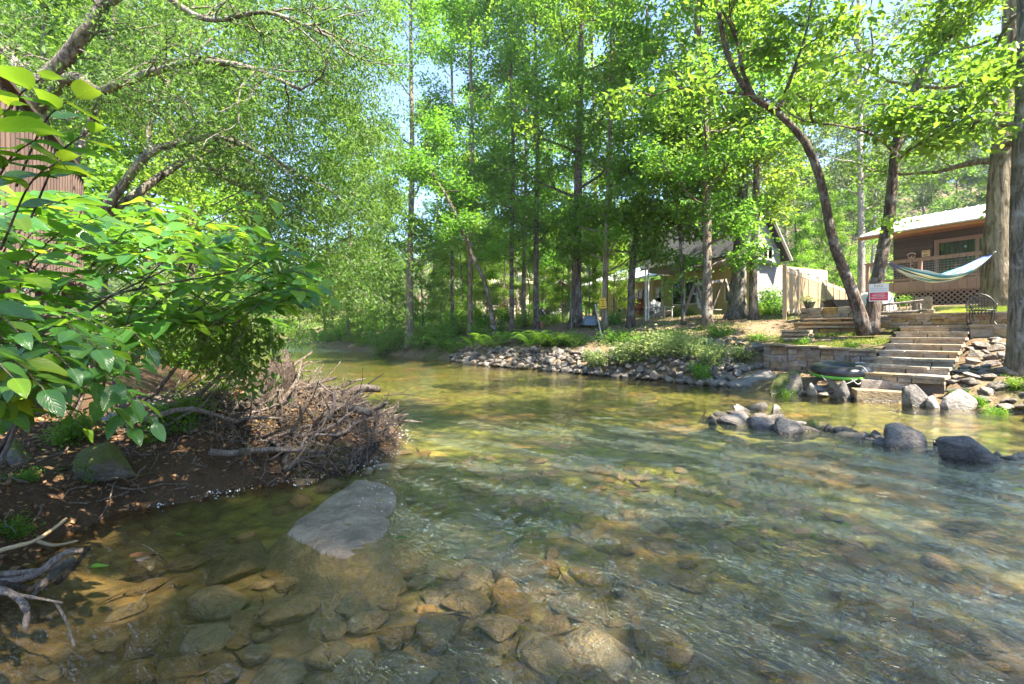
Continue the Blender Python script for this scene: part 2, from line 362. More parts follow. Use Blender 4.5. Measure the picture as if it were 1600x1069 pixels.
# ------------------------------------------------------------------ ground sheet + creek bed (one grid, split at the shore)
def axis(lo, a, b, hi, fine, coarse):
    l = a - np.cumsum(fine * 1.16 ** np.arange(1, 200)); l = l[l > lo][::-1]; r = b + np.cumsum(fine * 1.16 ** np.arange(1, 200)); r = r[r < hi]
    return np.concatenate([[lo], l, np.arange(a, b, fine), r, [hi]])
gx = axis(-240, -10, 13, 240, .14, 0); gy = axis(-60, 1.4, 19, 230, .14, 0)
X, Y = np.meshgrid(gx, gy); Z = height(X, Y)
def hz(x, y, G=(gx, gy, Z)):
    # quick look-up on the ground grid
    i = min(max(int(np.searchsorted(G[0], x)) - 1, 0), len(G[0]) - 2); j = min(max(int(np.searchsorted(G[1], y)) - 1, 0), len(G[1]) - 2)
    u = (x - G[0][i]) / (G[0][i + 1] - G[0][i]); v = (y - G[1][j]) / (G[1][j + 1] - G[1][j]); z = G[2]
    return float((z[j, i] * (1 - u) + z[j, i + 1] * u) * (1 - v) + (z[j + 1, i] * (1 - u) + z[j + 1, i + 1] * u) * v)
INS = inside(X, Y, CREEK)
def in_creek(x, y, G=(gx, gy, INS)):
    return bool(G[2][min(int(np.searchsorted(G[1], y)), len(G[1]) - 1), min(int(np.searchsorted(G[0], x)), len(G[0]) - 1)])
V = np.stack([X, Y, Z], -1).reshape(-1, 3); ny, nx = X.shape
ii = (np.arange(ny - 1)[:, None] * nx + np.arange(nx - 1)[None]).ravel()
Q = np.stack([ii, ii + 1, ii + nx + 1, ii + nx], -1); wet = V[Q][:, :, 2].max(1) < .03
def sub(V, Q):
    u, inv = np.unique(Q, return_inverse=True); return V[u], inv.reshape(Q.shape)
gv, gq = sub(V, Q[~wet]); bv, bq = sub(V, Q[wet])
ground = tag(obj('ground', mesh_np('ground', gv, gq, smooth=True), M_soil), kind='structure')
creek_bed = tag(obj('creek_bed', mesh_np('creek_bed', bv, bq, smooth=True), M_bed), kind='structure')

# ------------------------------------------------------------------ water sheet with real waves
wx = axis(-150, -8, 12, 40, .10, 0); wy = axis(-25, 1.6, 17, 130, .10, 0)
X, Y = np.meshgrid(wx, wy)
dd = np.minimum(seg_dist(X, Y, RB), seg_dist(X, Y, LB)); ins = inside(X, Y, CREEK)
ca, sa = math.cos(R_(38)), math.sin(R_(38)); fu = X * ca + Y * sa; fv = -X * sa + Y * ca
# flow: lively in the run past the camera, calm in the green pool upstream and behind the rock line
run = np.clip((9.2 - Y + .25 * X) / 3.0, 0, 1) * np.clip((X + 2.2) / 1.6, .5, 1)
damx = np.array([(3.0, 9.0), (4.2, 7.4), (5.4, 6.4), (6.2, 5.5), (8, 4.2)])
yd = np.interp(X, damx[:, 0], damx[:, 1]); behind = np.clip((Y - yd) / .5, 0, 1) * (X > 3.0)
run = run * (1 - .85 * behind)
riff = np.clip((Y - 34) / 6, 0, 1) * .8
flow = np.clip(.10 + .9 * run + riff, 0, 1)
fa = R_(-48); fu = X * math.cos(fa) + Y * math.sin(fa); fv = -X * math.sin(fa) + Y * math.cos(fa)
Zw = (.034 * vnoise(fu * .9, fv * 1.7, 5) + .020 * vnoise(fu * 1.6, fv * 4.1, 6)) * flow + .002 * vnoise(X * 1.5, Y * 1.5, 9)
keep = (ins | (dd < .35))
V = np.stack([X, Y, Zw], -1).reshape(-1, 3); ny, nx = X.shape
ii = (np.arange(ny - 1)[:, None] * nx + np.arange(nx - 1)[None]).ravel()
Q = np.stack([ii, ii + 1, ii + nx + 1, ii + nx], -1); Q = Q[keep.ravel()[Q].any(1)]
u, inv = np.unique(Q, return_inverse=True)
me = mesh_np('creek_water', V[u], inv.reshape(Q.shape), smooth=True)
at_ = me.attributes.new('flow', 'FLOAT', 'POINT'); at_.data.foreach_set('value', flow.ravel()[u].astype(np.float32))
creek_water = tag(obj('creek_water', me, M_water), kind='structure')
# ------------------------------------------------------------------ foliage tools
def unit(a): return a / np.maximum(np.linalg.norm(a, axis=-1, keepdims=True), 1e-6)
def leaves_np(P, size, g, up=1.0, ratio=.55, droop=.25, out=None, fine=False):
    """one folded two-triangle leaf per point of P"""
    n = len(P); d = g.normal(size=(n, 3)); d[:, 2] = d[:, 2] * .5 - droop
    if out is not None: d = d + out * 1.2
    d = unit(d); nn = g.normal(size=(n, 3)) * .75; nn[:, 2] += up; nn = nn - d * (nn * d).sum(1, keepdims=True); nn = unit(nn)
    s = np.cross(d, nn); L = (size * g.uniform(.65, 1.3, n))[:, None]; Wd = L * ratio
    if fine:
        bend = -nn * L * g.uniform(.05, .3, (n, 1))
        V = np.stack([P, P + d * L * .3 + s * Wd * .46 + nn * Wd * .13, P + d * L * .68 + s * Wd * .40 + nn * Wd * .1 + bend * .45, P + d * L + bend, P + d * L * .68 - s * Wd * .40 + nn * Wd * .1 + bend * .45, P + d * L * .3 - s * Wd * .46 + nn * Wd * .13], 1).reshape(-1, 3)
        b = np.arange(n)[:, None] * 6; T = np.concatenate([b + [0, 1, 2], b + [0, 2, 3], b + [0, 3, 4], b + [0, 4, 5]], 1).reshape(-1, 3)
        return V, T, np.repeat(g.random(n), 4)
    V = np.stack([P, P + d * L * .45 + s * Wd * .5 + nn * Wd * .12, P + d * L - nn * L * .08, P + d * L * .45 - s * Wd * .5 + nn * Wd * .12], 1).reshape(-1, 3)
    b = np.arange(n)[:, None] * 4; T = np.concatenate([b + [0, 1, 2], b + [0, 2, 3]], 1).reshape(-1, 3)
    return V, T, np.repeat(g.random(n), 2)
def crown_mesh(name, C, g, per, spread, flat, leaf, **kw):
    """C (n,3) spray centres"""
    C = np.asarray(C); n = len(C); k = np.repeat(np.arange(n), per)
    off = g.normal(size=(len(k), 3)) * spread; off[:, 2] *= flat
    off[:, 2] -= .25 * (off[:, 0] ** 2 + off[:, 1] ** 2) / max(spread, .01) * .5
    V, T, r = leaves_np(C[k] + off, leaf, g, **kw)
    return mesh_np(name, V, T, r)
def limb_path(g, p, d, L, n=6, up=.12, wob=.16):
    p = np.array(p, float); d = unit(np.array(d, float)); out = [p.copy()]
    for i in range(n):
        d = unit(d + g.normal(size=3) * wob + np.array([0, 0, up])); p = p + d * L / n; out.append(p.copy())
    return out
def twig_out(g, mb, C, p, d, L, r, depth, up=.1, wob=.18, start=.35, seg=5):
    pts = limb_path(g, p, d, L, 6, up, wob); rr = np.linspace(r, r * .3, len(pts))
    mb.tube(pts, list(rr), seg, cap=False)
    for i, q in enumerate(pts):
        if i / 6 >= start: C.append(q + g.normal(size=3) * .15)
    if depth > 0:
        for k in range(3):
            i = int(g.integers(2, 6)); dd = unit(pts[i] - pts[i - 1]); side = np.cross(dd, [0, 0, 1]); side = unit(side) * (1 if k % 2 else -1)
            twig_out(g, mb, C, pts[i], dd * .7 + side * g.uniform(.5, 1.1) + np.array([0, 0, g.uniform(-.15, .35)]), L * g.uniform(.4, .6), r * .45, depth - 1, up * .5, wob, .3, 4)
    return pts
def trunk_tube(mb, path, r0, r1, g, seg=10, flare=1.5, n=22):
    pts = smooth_path(path, n); m = len(pts); base = pts[0][2]
    rad = []
    for i, p in enumerate(pts):
        t = i / (m - 1); rad.append((r0 + (r1 - r0) * t) * (1 + (flare - 1) * math.exp(-max(0, p[2] - base) / (r0 * 2.2))))
    mb.tube(pts, rad, seg, wob=.07); return pts, rad
def make_tree(seed, path, r0, r1, z0, nl, llen, per, spread, leaf, bark, lmat, prof='round', flat=.45, lup=.35, depth=1, flare=1.5, extra=(), name='tree', ratio=.55, droop=.25, up=1.0, parent=None, seg=10, sub=.1, fine=False):
    """trunk + limbs as one mesh and the leaves as another, in local coordinates, under an Empty"""
    g = np.random.default_rng(seed); random.seed(seed); mb = MB(); C = []
    pts, rad = trunk_tube(mb, path, r0, r1, g, seg, flare); m = len(pts); H = pts[-1][2]
    for i in range(nl):
        t = z0 + (1 - z0) * (i + g.random()) / nl; k = min(int(t * (m - 1)), m - 2)
        p = pts[k] + (pts[k + 1] - pts[k]) * (t * (m - 1) - k); u = (t - z0) / (1 - z0)
        f = {'round': math.sin(math.pi * (.18 + .72 * u)), 'cone': 1.05 - .8 * u, 'tall': .55 + .45 * math.sin(math.pi * (.1 + .8 * u))}[prof]
        a = i * 2.4 + g.uniform(-.5, .5); el = lup * (.4 + 1.2 * u) + g.uniform(-.15, .15)
        d = np.array([math.cos(a) * math.cos(el), math.sin(a) * math.cos(el), math.sin(el)])
        twig_out(g, mb, C, p, d, llen * f * g.uniform(.7, 1.2), max(.012, rad[k] * .38), depth, sub)
    for p in extra: C.append(np.array(p, float))
    C.append(np.array(pts[-1]))
    root = empty(name) if parent is None else parent
    obj('trunk', mb.mesh('trunk', True), bark, root, False)
    obj('crown', crown_mesh('crown', C, g, per, spread, flat, leaf, ratio=ratio, droop=droop, up=up, fine=fine), lmat, root, False)
    return root
def copy_thing(o, loc, rz=0.0, sc=1.0, label=None, group=None, name=None):
    c = o.copy(); COL.objects.link(c); c.location = loc; c.rotation_euler = (0, 0, rz); c.scale = (sc, sc, sc) if not hasattr(sc, '__len__') else sc
    if name: c.name = name
    if label: c['label'] = label
    if group: c['group'] = group
    for ch in o.children:
        d = ch.copy(); COL.objects.link(d); d.parent = c
        for e in ch.children:
            f = e.copy(); COL.objects.link(f); f.parent = d
    return c
class Proto:
    """first use moves the prototype itself, later uses copy it"""
    def __init__(s, o): s.o = o; s.used = False
    def put(s, loc, rz=0.0, sc=1.0, label=None, group=None, cat=None):
        if not s.used:
            s.used = True; c = s.o; c.location = loc; c.rotation_euler = (0, 0, rz); c.scale = (sc, sc, sc) if not hasattr(sc, '__len__') else sc
            if label: c['label'] = label
            if group: c['group'] = group
        else: c = copy_thing(s.o, loc, rz, sc, label, group)
        if cat: c['category'] = cat
        return c

M_bark = barkmat('grey_brown_bark', (.13, .095, .07), (.33, .27, .21), (.45, .45, .40), .45)
M_bark_dark = barkmat('dark_furrowed_bark', (.075, .055, .045), (.20, .155, .125), (.36, .37, .34), .5, sc=.8)
M_bark_tan = barkmat('tan_furrowed_bark', (.13, .095, .06), (.38, .32, .23), (.42, .42, .36), .2, .25, sc=.6)
M_bark_moss = barkmat('mossy_grey_bark', (.12, .10, .08), (.34, .30, .25), (.50, .50, .46), .6, .35, sc=.7)
M_bark_pale = barkmat('pale_grey_bark', (.26, .24, .21), (.46, .43, .39), (.5, .5, .48), .4)
M_leaf = leafmat('green_broadleaf', (.06, .155, .02), (.115, .24, .028), (.32, .62, .05), .49)
M_leaf_sun = leafmat('yellow_green_broadleaf', (.09, .19, .022), (.15, .265, .032), (.38, .65, .06), .5)
M_leaf_deep = leafmat('deep_green_broadleaf', (.055, .15, .024), (.10, .22, .032), (.31, .61, .06), .48)
M_leaf_fine = leafmat('fine_dull_green_leaf', (.048, .108, .026), (.088, .16, .034), (.25, .47, .065), .44)
M_leaf_far = leafmat('far_wood_green', (.045, .09, .03), (.09, .15, .045), (.22, .36, .09), .38)
M_leaf_big = leafmat('large_soft_green_leaf', (.065, .155, .025), (.115, .23, .035), (.30, .58, .055), .45)
M_leaf_red = leafmat('red_maple_leaf', (.30, .05, .02), (.45, .12, .03), (.6, .12, .04), .4)
M_leaf_pale = leafmat('cream_edged_leaf', (.10, .18, .04), (.38, .42, .17), (.42, .55, .16), .38)

# ------------------------------------------------------------------ trees that stand out, on the bank to the right
def base_at(px, Y, dz=-.08):
    x = (px - 800) / FPX * Y; return Vector((x, Y, hz(x, Y) + dz))
def unique_tree(name, label, px, Y, bends, H, r0, r1, group=None, **kw):
    """bends: [(photo x, photo y)] points of the trunk above the base, at depth Y"""
    b = base_at(px, Y); root = empty(name)
    path = [(0, 0, 0)] + [tuple(at(x, y, Y + kw.get('lean', 0) * i) - b) for i, (x, y) in enumerate(bends)]
    path.append((path[-1][0] * 1.05, path[-1][1], max(H, path[-1][2] + 2))); kw.pop('lean', None)
    make_tree(path=path, r0=r0, r1=r1, parent=root, fine=Y < 24, **kw)
    root.location = b; tag(root, label, 'tree', group); return root
unique_tree('slender_tree', 'straight slender brown trunk with a leafy skirt of dark green at mid height', 1105, 19, [(1105, 400), (1103, 250), (1100, 100), (1088, 10)], 20, .19, .07,
            seed=31, z0=.14, nl=24, llen=3.4, per=37, spread=0.31, leaf=.17, bark=M_bark, lmat=M_leaf_deep, prof='tall', flare=1.5)
unique_tree('mossy_trunk_tree', 'thick mossy trunk standing close behind a thinner straight trunk before the grey house', 1150, 21.5, [(1156, 400), (1162, 250), (1168, 130)], 24, .34, .12,
            seed=32, z0=.33, nl=20, llen=4.2, per=34, spread=0.36, leaf=.19, bark=M_bark_moss, lmat=M_leaf_sun, prof='tall', flare=1.6)
unique_tree('slender_tree', 'straight smooth brown trunk just left of the tan fence', 1177, 19.8, [(1178, 400), (1182, 280), (1188, 180), (1196, 30)], 21, .17, .08,
            seed=33, z0=.42, nl=17, llen=3.8, per=34, spread=0.32, leaf=.18, bark=M_bark, lmat=M_leaf_sun, prof='tall', flare=1.4)
unique_tree('broad_trunk_tree', 'broad tan furrowed trunk with a broken limb stub at the end of the hammock', 1562, 16, [(1560, 400), (1562, 330), (1570, 200), (1580, 60)], 20, .44, .2,
            seed=34, z0=.45, nl=12, llen=4.5, per=32, spread=0.36, leaf=.17, bark=M_bark_tan, lmat=M_leaf_big, prof='round', flare=1.25, seg=14)
unique_tree('mossy_trunk_tree', 'grey trunk with a mossy side cut off by the edge beside the rock pile', 1598, 10.2, [(1597, 420), (1598, 250), (1604, 60)], 14, .23, .12,
            seed=35, z0=.5, nl=7, llen=3.5, per=32, spread=0.32, leaf=.15, bark=M_bark_moss, lmat=M_leaf_big, prof='round', flare=1.35, seg=14)
unique_tree('pale_trunk_tree', 'pale grey straight trunk standing between fence and brown cabin', 1346, 31, [(1346, 380), (1344, 250), (1342, 60)], 26, .24, .1,
            seed=36, z0=.35, nl=19, llen=5, per=29, spread=0.43, leaf=.22, bark=M_bark_pale, lmat=M_leaf_far, prof='round')
unique_tree('leaning_tree', 'thin trunk leaning left over the ferns on the bank', 775, 25, [(760, 450), (738, 400), (705, 320), (672, 262)], 10, .13, .05,
            seed=37, z0=.35, nl=12, llen=2.6, per=32, spread=0.32, leaf=.18, bark=M_bark_dark, lmat=M_leaf, prof='round')
unique_tree('trunk_with_sign', 'trunk carrying the small yellow sign near the yellow house', 945, 22.5, [(946, 420), (950, 300), (955, 120)], 19, .16, .06,
            seed=38, z0=.22, nl=22, llen=3.2, per=35, spread=0.32, leaf=.18, bark=M_bark_tan, lmat=M_leaf, prof='tall')
unique_tree('slender_tree', 'dark trunk forking into two in front of the yellow house porch', 985, 22.4, [(988, 420), (998, 330), (1004, 250), (1010, 120)], 15, .18, .06,
            seed=39, z0=.2, nl=20, llen=3.2, per=37, spread=0.32, leaf=.18, bark=M_bark_dark, lmat=M_leaf_sun, prof='tall')
unique_tree('leafy_young_tree', 'dense dark green young tree leafing out before the yellow house', 1068, 20.5, [(1066, 440), (1062, 360), (1058, 300)], 9.3, .09, .03,
            seed=41, z0=.42, nl=24, llen=2.7, per=34, spread=0.31, leaf=.17, bark=M_bark_dark, lmat=M_leaf_deep, prof='round')
unique_tree('twin_trunk_tree', 'tall dark twin trunk rising from thick base beside the grey gazebo', 900, 25, [(901, 420), (904, 250), (908, 60)], 23, .3, .1,
            seed=40, z0=.28, nl=24, llen=3.8, per=35, spread=0.36, leaf=.19, bark=M_bark_dark, lmat=M_leaf, prof='tall', flare=1.6)
for k, (px, Y, top, r0, hh, lm, lab) in enumerate([
        (640, 31, 642, .26, 24, M_leaf, 'tall pale trunk nearest the upstream bend on the far bank'),
        (707, 34, 705, .12, 18, M_leaf_sun, 'very thin upright trunk next left of the leaning trunk'),
        (735, 28.5, 735, .15, 20, M_leaf, 'upright trunk crossing behind the leaning thin trunk'),
        (800, 27, 798, .14, 21, M_leaf_deep, 'first of three close slender trunks behind the ferns'),
        (818, 30, 820, .15, 22, M_leaf, 'middle of three close slender trunks behind the ferns'),
        (838, 26.5, 836, .17, 22, M_leaf_deep, 'last and thickest of three close slender trunks behind the ferns'),
        (930, 31, 925, .17, 23, M_leaf_sun, 'slender trunk between twin trunk and signed trunk')]):
    unique_tree('slender_tree', lab, px, Y, [(px + (top - px) * .3, 400), ((px + top) / 2 + 3, 250), (top, 80)], hh, r0, .06, group='slender trees on the far bank',
                seed=50 + k, z0=.2 + .03 * (k % 3), nl=22, llen=3.3, per=32, spread=0.36, leaf=.2, bark=M_bark_dark if k % 2 else M_bark, lmat=lm, prof='tall')

# the forked tree whose left limb arches over the creek
def forked_tree():
    Yb = 14.2; b = base_at(1352, Yb); root = empty('forked_tree'); g = np.random.default_rng(77); random.seed(77); mb = MB(); C = []
    def pth(l): return [tuple(at(x, y, Y) - b) for x, y, Y in l]
    l1 = pth([(1352, 522, Yb), (1340, 480, Yb - .05), (1322, 430, Yb - .1), (1300, 372, Yb - .2), (1283, 285, Yb - .3), (1258, 222, Yb - .4), (1215, 176, Yb - .6), (1172, 148, Yb - .8), (1140, 95, Yb - 1), (1125, 30, Yb - 1.2), (1115, -60, Yb - 1.2)])
    l2 = pth([(1360, 522, Yb), (1366, 470, Yb), (1378, 400, Yb), (1390, 330, Yb - .1), (1400, 230, Yb - .3), (1420, 160, Yb - .5), (1452, 90, Yb - .6), (1472, 0, Yb - .6), (1480, -120, Yb - .6)])
    l3 = pth([(1178, 152, Yb - .75), (1160, 110, Yb - .9), (1150, 60, Yb - 1.2), (1120, 0, Yb - 1.6)])
    l4 = pth([(1172, 148, Yb - .8), (1120, 143, Yb - 1.1), (1060, 138, Yb - 1.5), (1020, 150, Yb - 2)])
    l5 = pth([(1412, 180, Yb - .4), (1470, 190, Yb - 1.5), (1540, 140, Yb - 2.6), (1600, 100, Yb - 3.5), (1680, 70, Yb - 4)])
    l6 = pth([(1440, 110, Yb - .5), (1500, 40, Yb - 1), (1560, -20, Yb - 1.5)])
    l7 = pth([(1215, 176, Yb - .6), (1240, 110, Yb - 1.5), (1262, 40, Yb - 1.8), (1275, -60, Yb - 2)])
    l8 = pth([(1400, 240, Yb - .3), (1370, 215, Yb - 1.8), (1330, 200, Yb - 3), (1270, 190, Yb - 4.2)])
    l9 = pth([(1395, 260, Yb - .2), (1420, 235, Yb - 1.5), (1470, 205, Yb - 3), (1530, 190, Yb - 4.5)])
    for l, r0, r1, fl in ((l1, .165, .05, 1.3), (l2, .185, .08, 1.3), (l3, .07, .03, 1), (l4, .05, .02, 1), (l5, .075, .03, 1), (l6, .07, .03, 1), (l7, .06, .02, 1), (l8, .05, .015, 1), (l9, .05, .015, 1)):
        pts = smooth_path(l, 22 if r0 > .1 else 12); n = len(pts)
        mb.tube(pts, [(r0 + (r1 - r0) * (i / (n - 1)) ** .8) * (1 + (fl - 1) * math.exp(-i / 2.5)) for i in range(n)], 12 if r0 > .1 else 7, wob=.08)
        st = int(n * (.78 if r0 > .1 else .35))
        for i in range(st, n, 2):
            d = g.normal(size=3); d[2] = abs(d[2]) * .3; d[1] -= .5
            twig_out(g, mb, C, pts[i], d, g.uniform(.9, 2.2), .025, 1, .02, .2, .3)
    t = at(1384, 360, Yb) - b; mb.tube([tuple(at(1386, 375, Yb) - b), tuple(at(1387, 350, Yb - .3) - b), tuple(at(1392, 335, Yb - .7) - b)], [.04, .03, .015], 6)
    twig_out(g, mb, C, np.array(at(1392, 335, Yb - .7) - b), (-.3, -1, 0), .8, .02, 0, .02, .2, .2)
    arch = np.array([(1300, 372), (1283, 285), (1258, 222), (1215, 176), (1172, 148), (1140, 95), (1125, 30)], float); KEEP = []
    for c in C:       # the leaves hang clear of the bare arching limb
        q = Vector(c) + b; px, py = 800 + FPX * q.x / q.y, HOR - FPX * (q.z - EYE) / q.y
        d = min(np.hypot(*(arch[i] + (arch[i + 1] - arch[i]) * t - (px, py))) for i in range(len(arch) - 1) for t in (0, .33, .67))
        if d > 38 or q.y > 14: KEEP.append(c)
    C = KEEP
    obj('trunk', mb.mesh('trunk', True), M_bark_dark, root, False)
    obj('crown', crown_mesh('crown', C, g, 9, .24, .35, .2, ratio=.48, droop=.35, up=1.2, fine=True), M_leaf_big, root, False)
    root.location = b; tag(root, 'forked dark tree carrying the warning sign, one limb arching over the creek', 'tree')
forked_tree()

# ------------------------------------------------------------------ the dark fine-leaved tree leaning in from the near bank
def overhanging_tree():
    b = Vector((-8.6, 9.4, hz(-8.6, 9.4) - .1)); root = empty('overhanging_tree'); g = np.random.default_rng(5); random.seed(5); mb = MB(); tm = MB(); C = []; D = []
    def pth(l): return [tuple(at(x, y, Y) - b) for x, y, Y in l]
    limbs = [([(115, 440, 9.4), (100, 330, 9.3), (70, 230, 9.2), (55, 150, 9.0), (90, 105, 8.8), (128, 60, 8.6), (160, 10, 8.5), (190, -60, 8.4)], .17, .10),
             ([(62, 165, 9.0), (110, 120, 8.6), (150, 142, 8.4), (185, 132, 8.2), (240, 112, 8.0), (310, 96, 7.8), (390, 106, 7.6), (470, 140, 7.6)], .10, .03),
             ([(110, 420, 9.4), (150, 350, 9.3), (195, 285, 9.2), (235, 238, 9.1), (290, 222, 9), (340, 214, 8.9), (410, 240, 8.8), (480, 280, 8.7)], .11, .03),
             ([(150, 350, 9.3), (220, 298, 9.6), (268, 264, 10), (305, 246, 10.2), (345, 275, 10.4), (400, 300, 10.5), (470, 330, 10.6)], .09, .025),
             ([(95, 320, 9.3), (125, 230, 9.6), (150, 170, 9.8), (170, 100, 10), (180, 0, 10.2)], .08, .03),
             ([(235, 238, 9.1), (232, 200, 9.3), (245, 165, 9.5), (270, 120, 9.8), (330, 60, 10)], .05, .02),
             ([(160, 10, 8.5), (230, -20, 8.2), (320, 30, 8), (420, 20, 7.8), (520, 60, 7.6)], .07, .02),
             ([(55, 150, 9.0), (10, 80, 9), (-60, 0, 9)], .12, .05)]
    for l, r0, r1 in limbs:
        pts = smooth_path(pth(l), 24); n = len(pts)
        mb.tube(pts, list(np.linspace(r0, r1, n)), 9, wob=.12)
        for i in range(int(n * .4), n, 1):
            d = g.normal(size=3); d[2] = d[2] * .4 + .1; d[0] += .5
            twig_out(g, mb, C, pts[i], d, g.uniform(.6, 1.8), .02, 1, -.05, .24, .25, 4)
    for _ in range(1700):      # long weeping sprays towards the water
        x = g.uniform(120, 590); y = g.uniform(-20, 470); Y_ = g.uniform(8.5, 12.5)
        if x > 540 + .1 * y and g.random() < .6: continue
        if y > 200 and x < 350: continue
        if g.random() < .55 and x < 350: continue
        p = np.array(at(x, y, Y_) - b); pts = limb_path(g, p, (.5, g.normal() * .3, .15), g.uniform(.7, 1.5), 6, -.16, .12)
        D += pts
        if g.random() < .25: tm.tube(pts, [.008, .007, .006, .005, .004, .003, .002], 3, cap=False)
    obj('trunk', mb.mesh('trunk', True), M_bark_moss, root, False)
    C = np.array(C); tag(obj('hanging_twigs', tm.mesh('hanging_twigs'), M_bark_moss, root, False), kind='stuff')
    obj('crown', crown_mesh('crown', np.vstack([C, np.array(D)]), g, 9, .13, .6, .088, ratio=.36, droop=.8, up=.7), M_leaf_fine, root, False)
    root.location = b; tag(root, 'dark crooked tree with fine weeping leaves leaning over the creek', 'tree')
overhanging_tree()

# ------------------------------------------------------------------ the wood: a few kinds, copied
wood = []
for k, (H, r, z0, nl, llen, lm, bk, prof) in enumerate([(22, .2, .22, 30, 4.2, M_leaf, M_bark, 'round'), (24, .22, .2, 32, 4.0, M_leaf_sun, M_bark_dark, 'tall'),
        (20, .18, .16, 30, 4.4, M_leaf_deep, M_bark_dark, 'round'), (23, .2, .25, 30, 4.6, M_leaf_far, M_bark_pale, 'tall'), (17, .14, .1, 30, 3.6, M_leaf_sun, M_bark, 'cone')]):
    g = np.random.default_rng(100 + k)
    wood.append(Proto(make_tree(100 + k, [(0, 0, 0), (g.normal() * .2, g.normal() * .2, H * .3), (g.normal() * .4, g.normal() * .4, H * .65), (g.normal() * .5, 0, H)], r, .05, z0, int(nl * .75), llen, 28, .4, .27, bk, lm, prof, name='wood_tree', seg=8)))
g = np.random.default_rng(300)
NTH = ['first', 'second', 'third', 'fourth', 'fifth', 'sixth', 'seventh', 'eighth', 'ninth', 'tenth', 'eleventh', 'twelfth', 'thirteenth', 'fourteenth', 'fifteenth', 'sixteenth']
KINDW = ['mid green tree', 'tall yellow-green tree', 'deep green tree', 'dull green pale-trunked tree', 'low-branched bright green tree']
def ordinal(spec): return {id(e): NTH[k] for k, e in enumerate(sorted(spec, key=lambda e: e[0]))}
def scatter_wood(spec, label, group):
    od = ordinal(spec)
    for e in spec:
        px, Y, kind, sc = e; x = (px - 800) / FPX * Y
        wood[kind].put((x, Y, hz(x, Y) - .1), g.uniform(0, 6.28), sc * g.uniform(.92, 1.1), KINDW[kind] + ', ' + od[id(e)] + ' from the left of ' + label, group, 'tree')
scatter_wood([(300, 24, 1, .95), (215, 19, 1, .8), (130, 25, 4, 1.1), (60, 17, 4, .95), (0, 24, 1, 1.0), (-80, 19, 0, .9), (350, 31, 4, 1.0), (270, 36, 1, 1.0), (160, 36, 0, 1.1), (40, 36, 3, 1.1)],
             'those behind the crooked overhanging tree', 'trees behind the crooked tree')
scatter_wood([(395, 66, 0, 1.0), (425, 74, 2, 1.0), (470, 62, 4, .8), (510, 52, 2, .9), (545, 44, 0, .9), (580, 50, 1, .8), (610, 39, 4, .8), (680, 46, 0, .95), (730, 40, 4, .9), (380, 52, 2, .9), (350, 47, 0, 1.)],
             'those at the upstream bend', 'trees at the upstream bend')
scatter_wood([(770, 52, 1, 1.0), (810, 44, 0, 1.05), (850, 56, 4, 1.0), (890, 48, 1, 1.0), (975, 60, 4, .8), (1050, 47, 2, .95), (1090, 56, 1, .95), (1130, 50, 0, .9), (745, 60, 2, 1.0), (900, 66, 3, 1.0)],
             'those behind the houses', 'trees behind the houses')
scatter_wood([(1170, 58, 3, .95), (1230, 50, 3, .85), (1285, 42, 0, .5), (1260, 62, 3, 1.0), (1310, 54, 3, .9), (1360, 48, 3, .8), (1400, 58, 2, .95), (1450, 50, 3, .85), (1500, 56, 2, .9), (1545, 48, 3, .85), (1600, 55, 2, .95), (1660, 46, 3, .9), (1255, 37, 4, .4), (1305, 34, 2, .34), (1330, 40, 2, .5), (1240, 44, 2, .7)],
             'those behind fence and cabin', 'trees behind the cabin')
for k, (x, y, kd, sc) in enumerate(((13.6, .6, 1, 1.0), (12.9, -5.6, 0, 1.12))):  # unseen trees, added out of view to shade the near water
    wood[kd].put((x, y, hz(x, y) - .1), k * 1.3, sc, KINDW[kd] + ', ' + NTH[k] + ' of two unseen trees added downstream to shade the water', 'unseen trees added for shade', 'tree')
# far hillside: a mass of crowns nobody could count
C = []
for _ in range(900):
    px = g.uniform(-300, 1900); Y_ = g.uniform(80, 190); x = (px - 800) / FPX * Y_; z = hz(x, Y_)
    for q in range(9): C.append((x + g.normal() * 2.2, Y_ + g.normal() * 2.2, z + g.uniform(1.5, 15)))
tag(obj('far_wood', crown_mesh('far_wood', C, g, 14, 1.0, .6, .95, ratio=.7, up=.6), M_leaf_far), 'hazy wooded hillside far behind everything', kind='stuff')
C = []
for _ in range(2600):
    Y_ = g.uniform(33, 85); px = g.uniform(150, 1800); x = (px - 800) / FPX * Y_
    if in_creek(x, Y_) or (Y_ < 48 and 740 < px < 1180): continue
    if seg_dist(np.array([x]), np.array([Y_]), RB)[0] < 1.5 or seg_dist(np.array([x]), np.array([Y_]), LB)[0] < 1.5: continue
    z = hz(x, Y_); C += [(x + g.normal() * .7, Y_ + g.normal() * .7, z + g.uniform(.1, 1.6) * g.uniform(.4, 1.3)) for q in range(3)]
tag(obj('undergrowth', crown_mesh('undergrowth', C, g, 16, .5, .7, .26, ratio=.6, up=.8), M_leaf), 'leafy undergrowth covering the ground of the wood', kind='stuff')
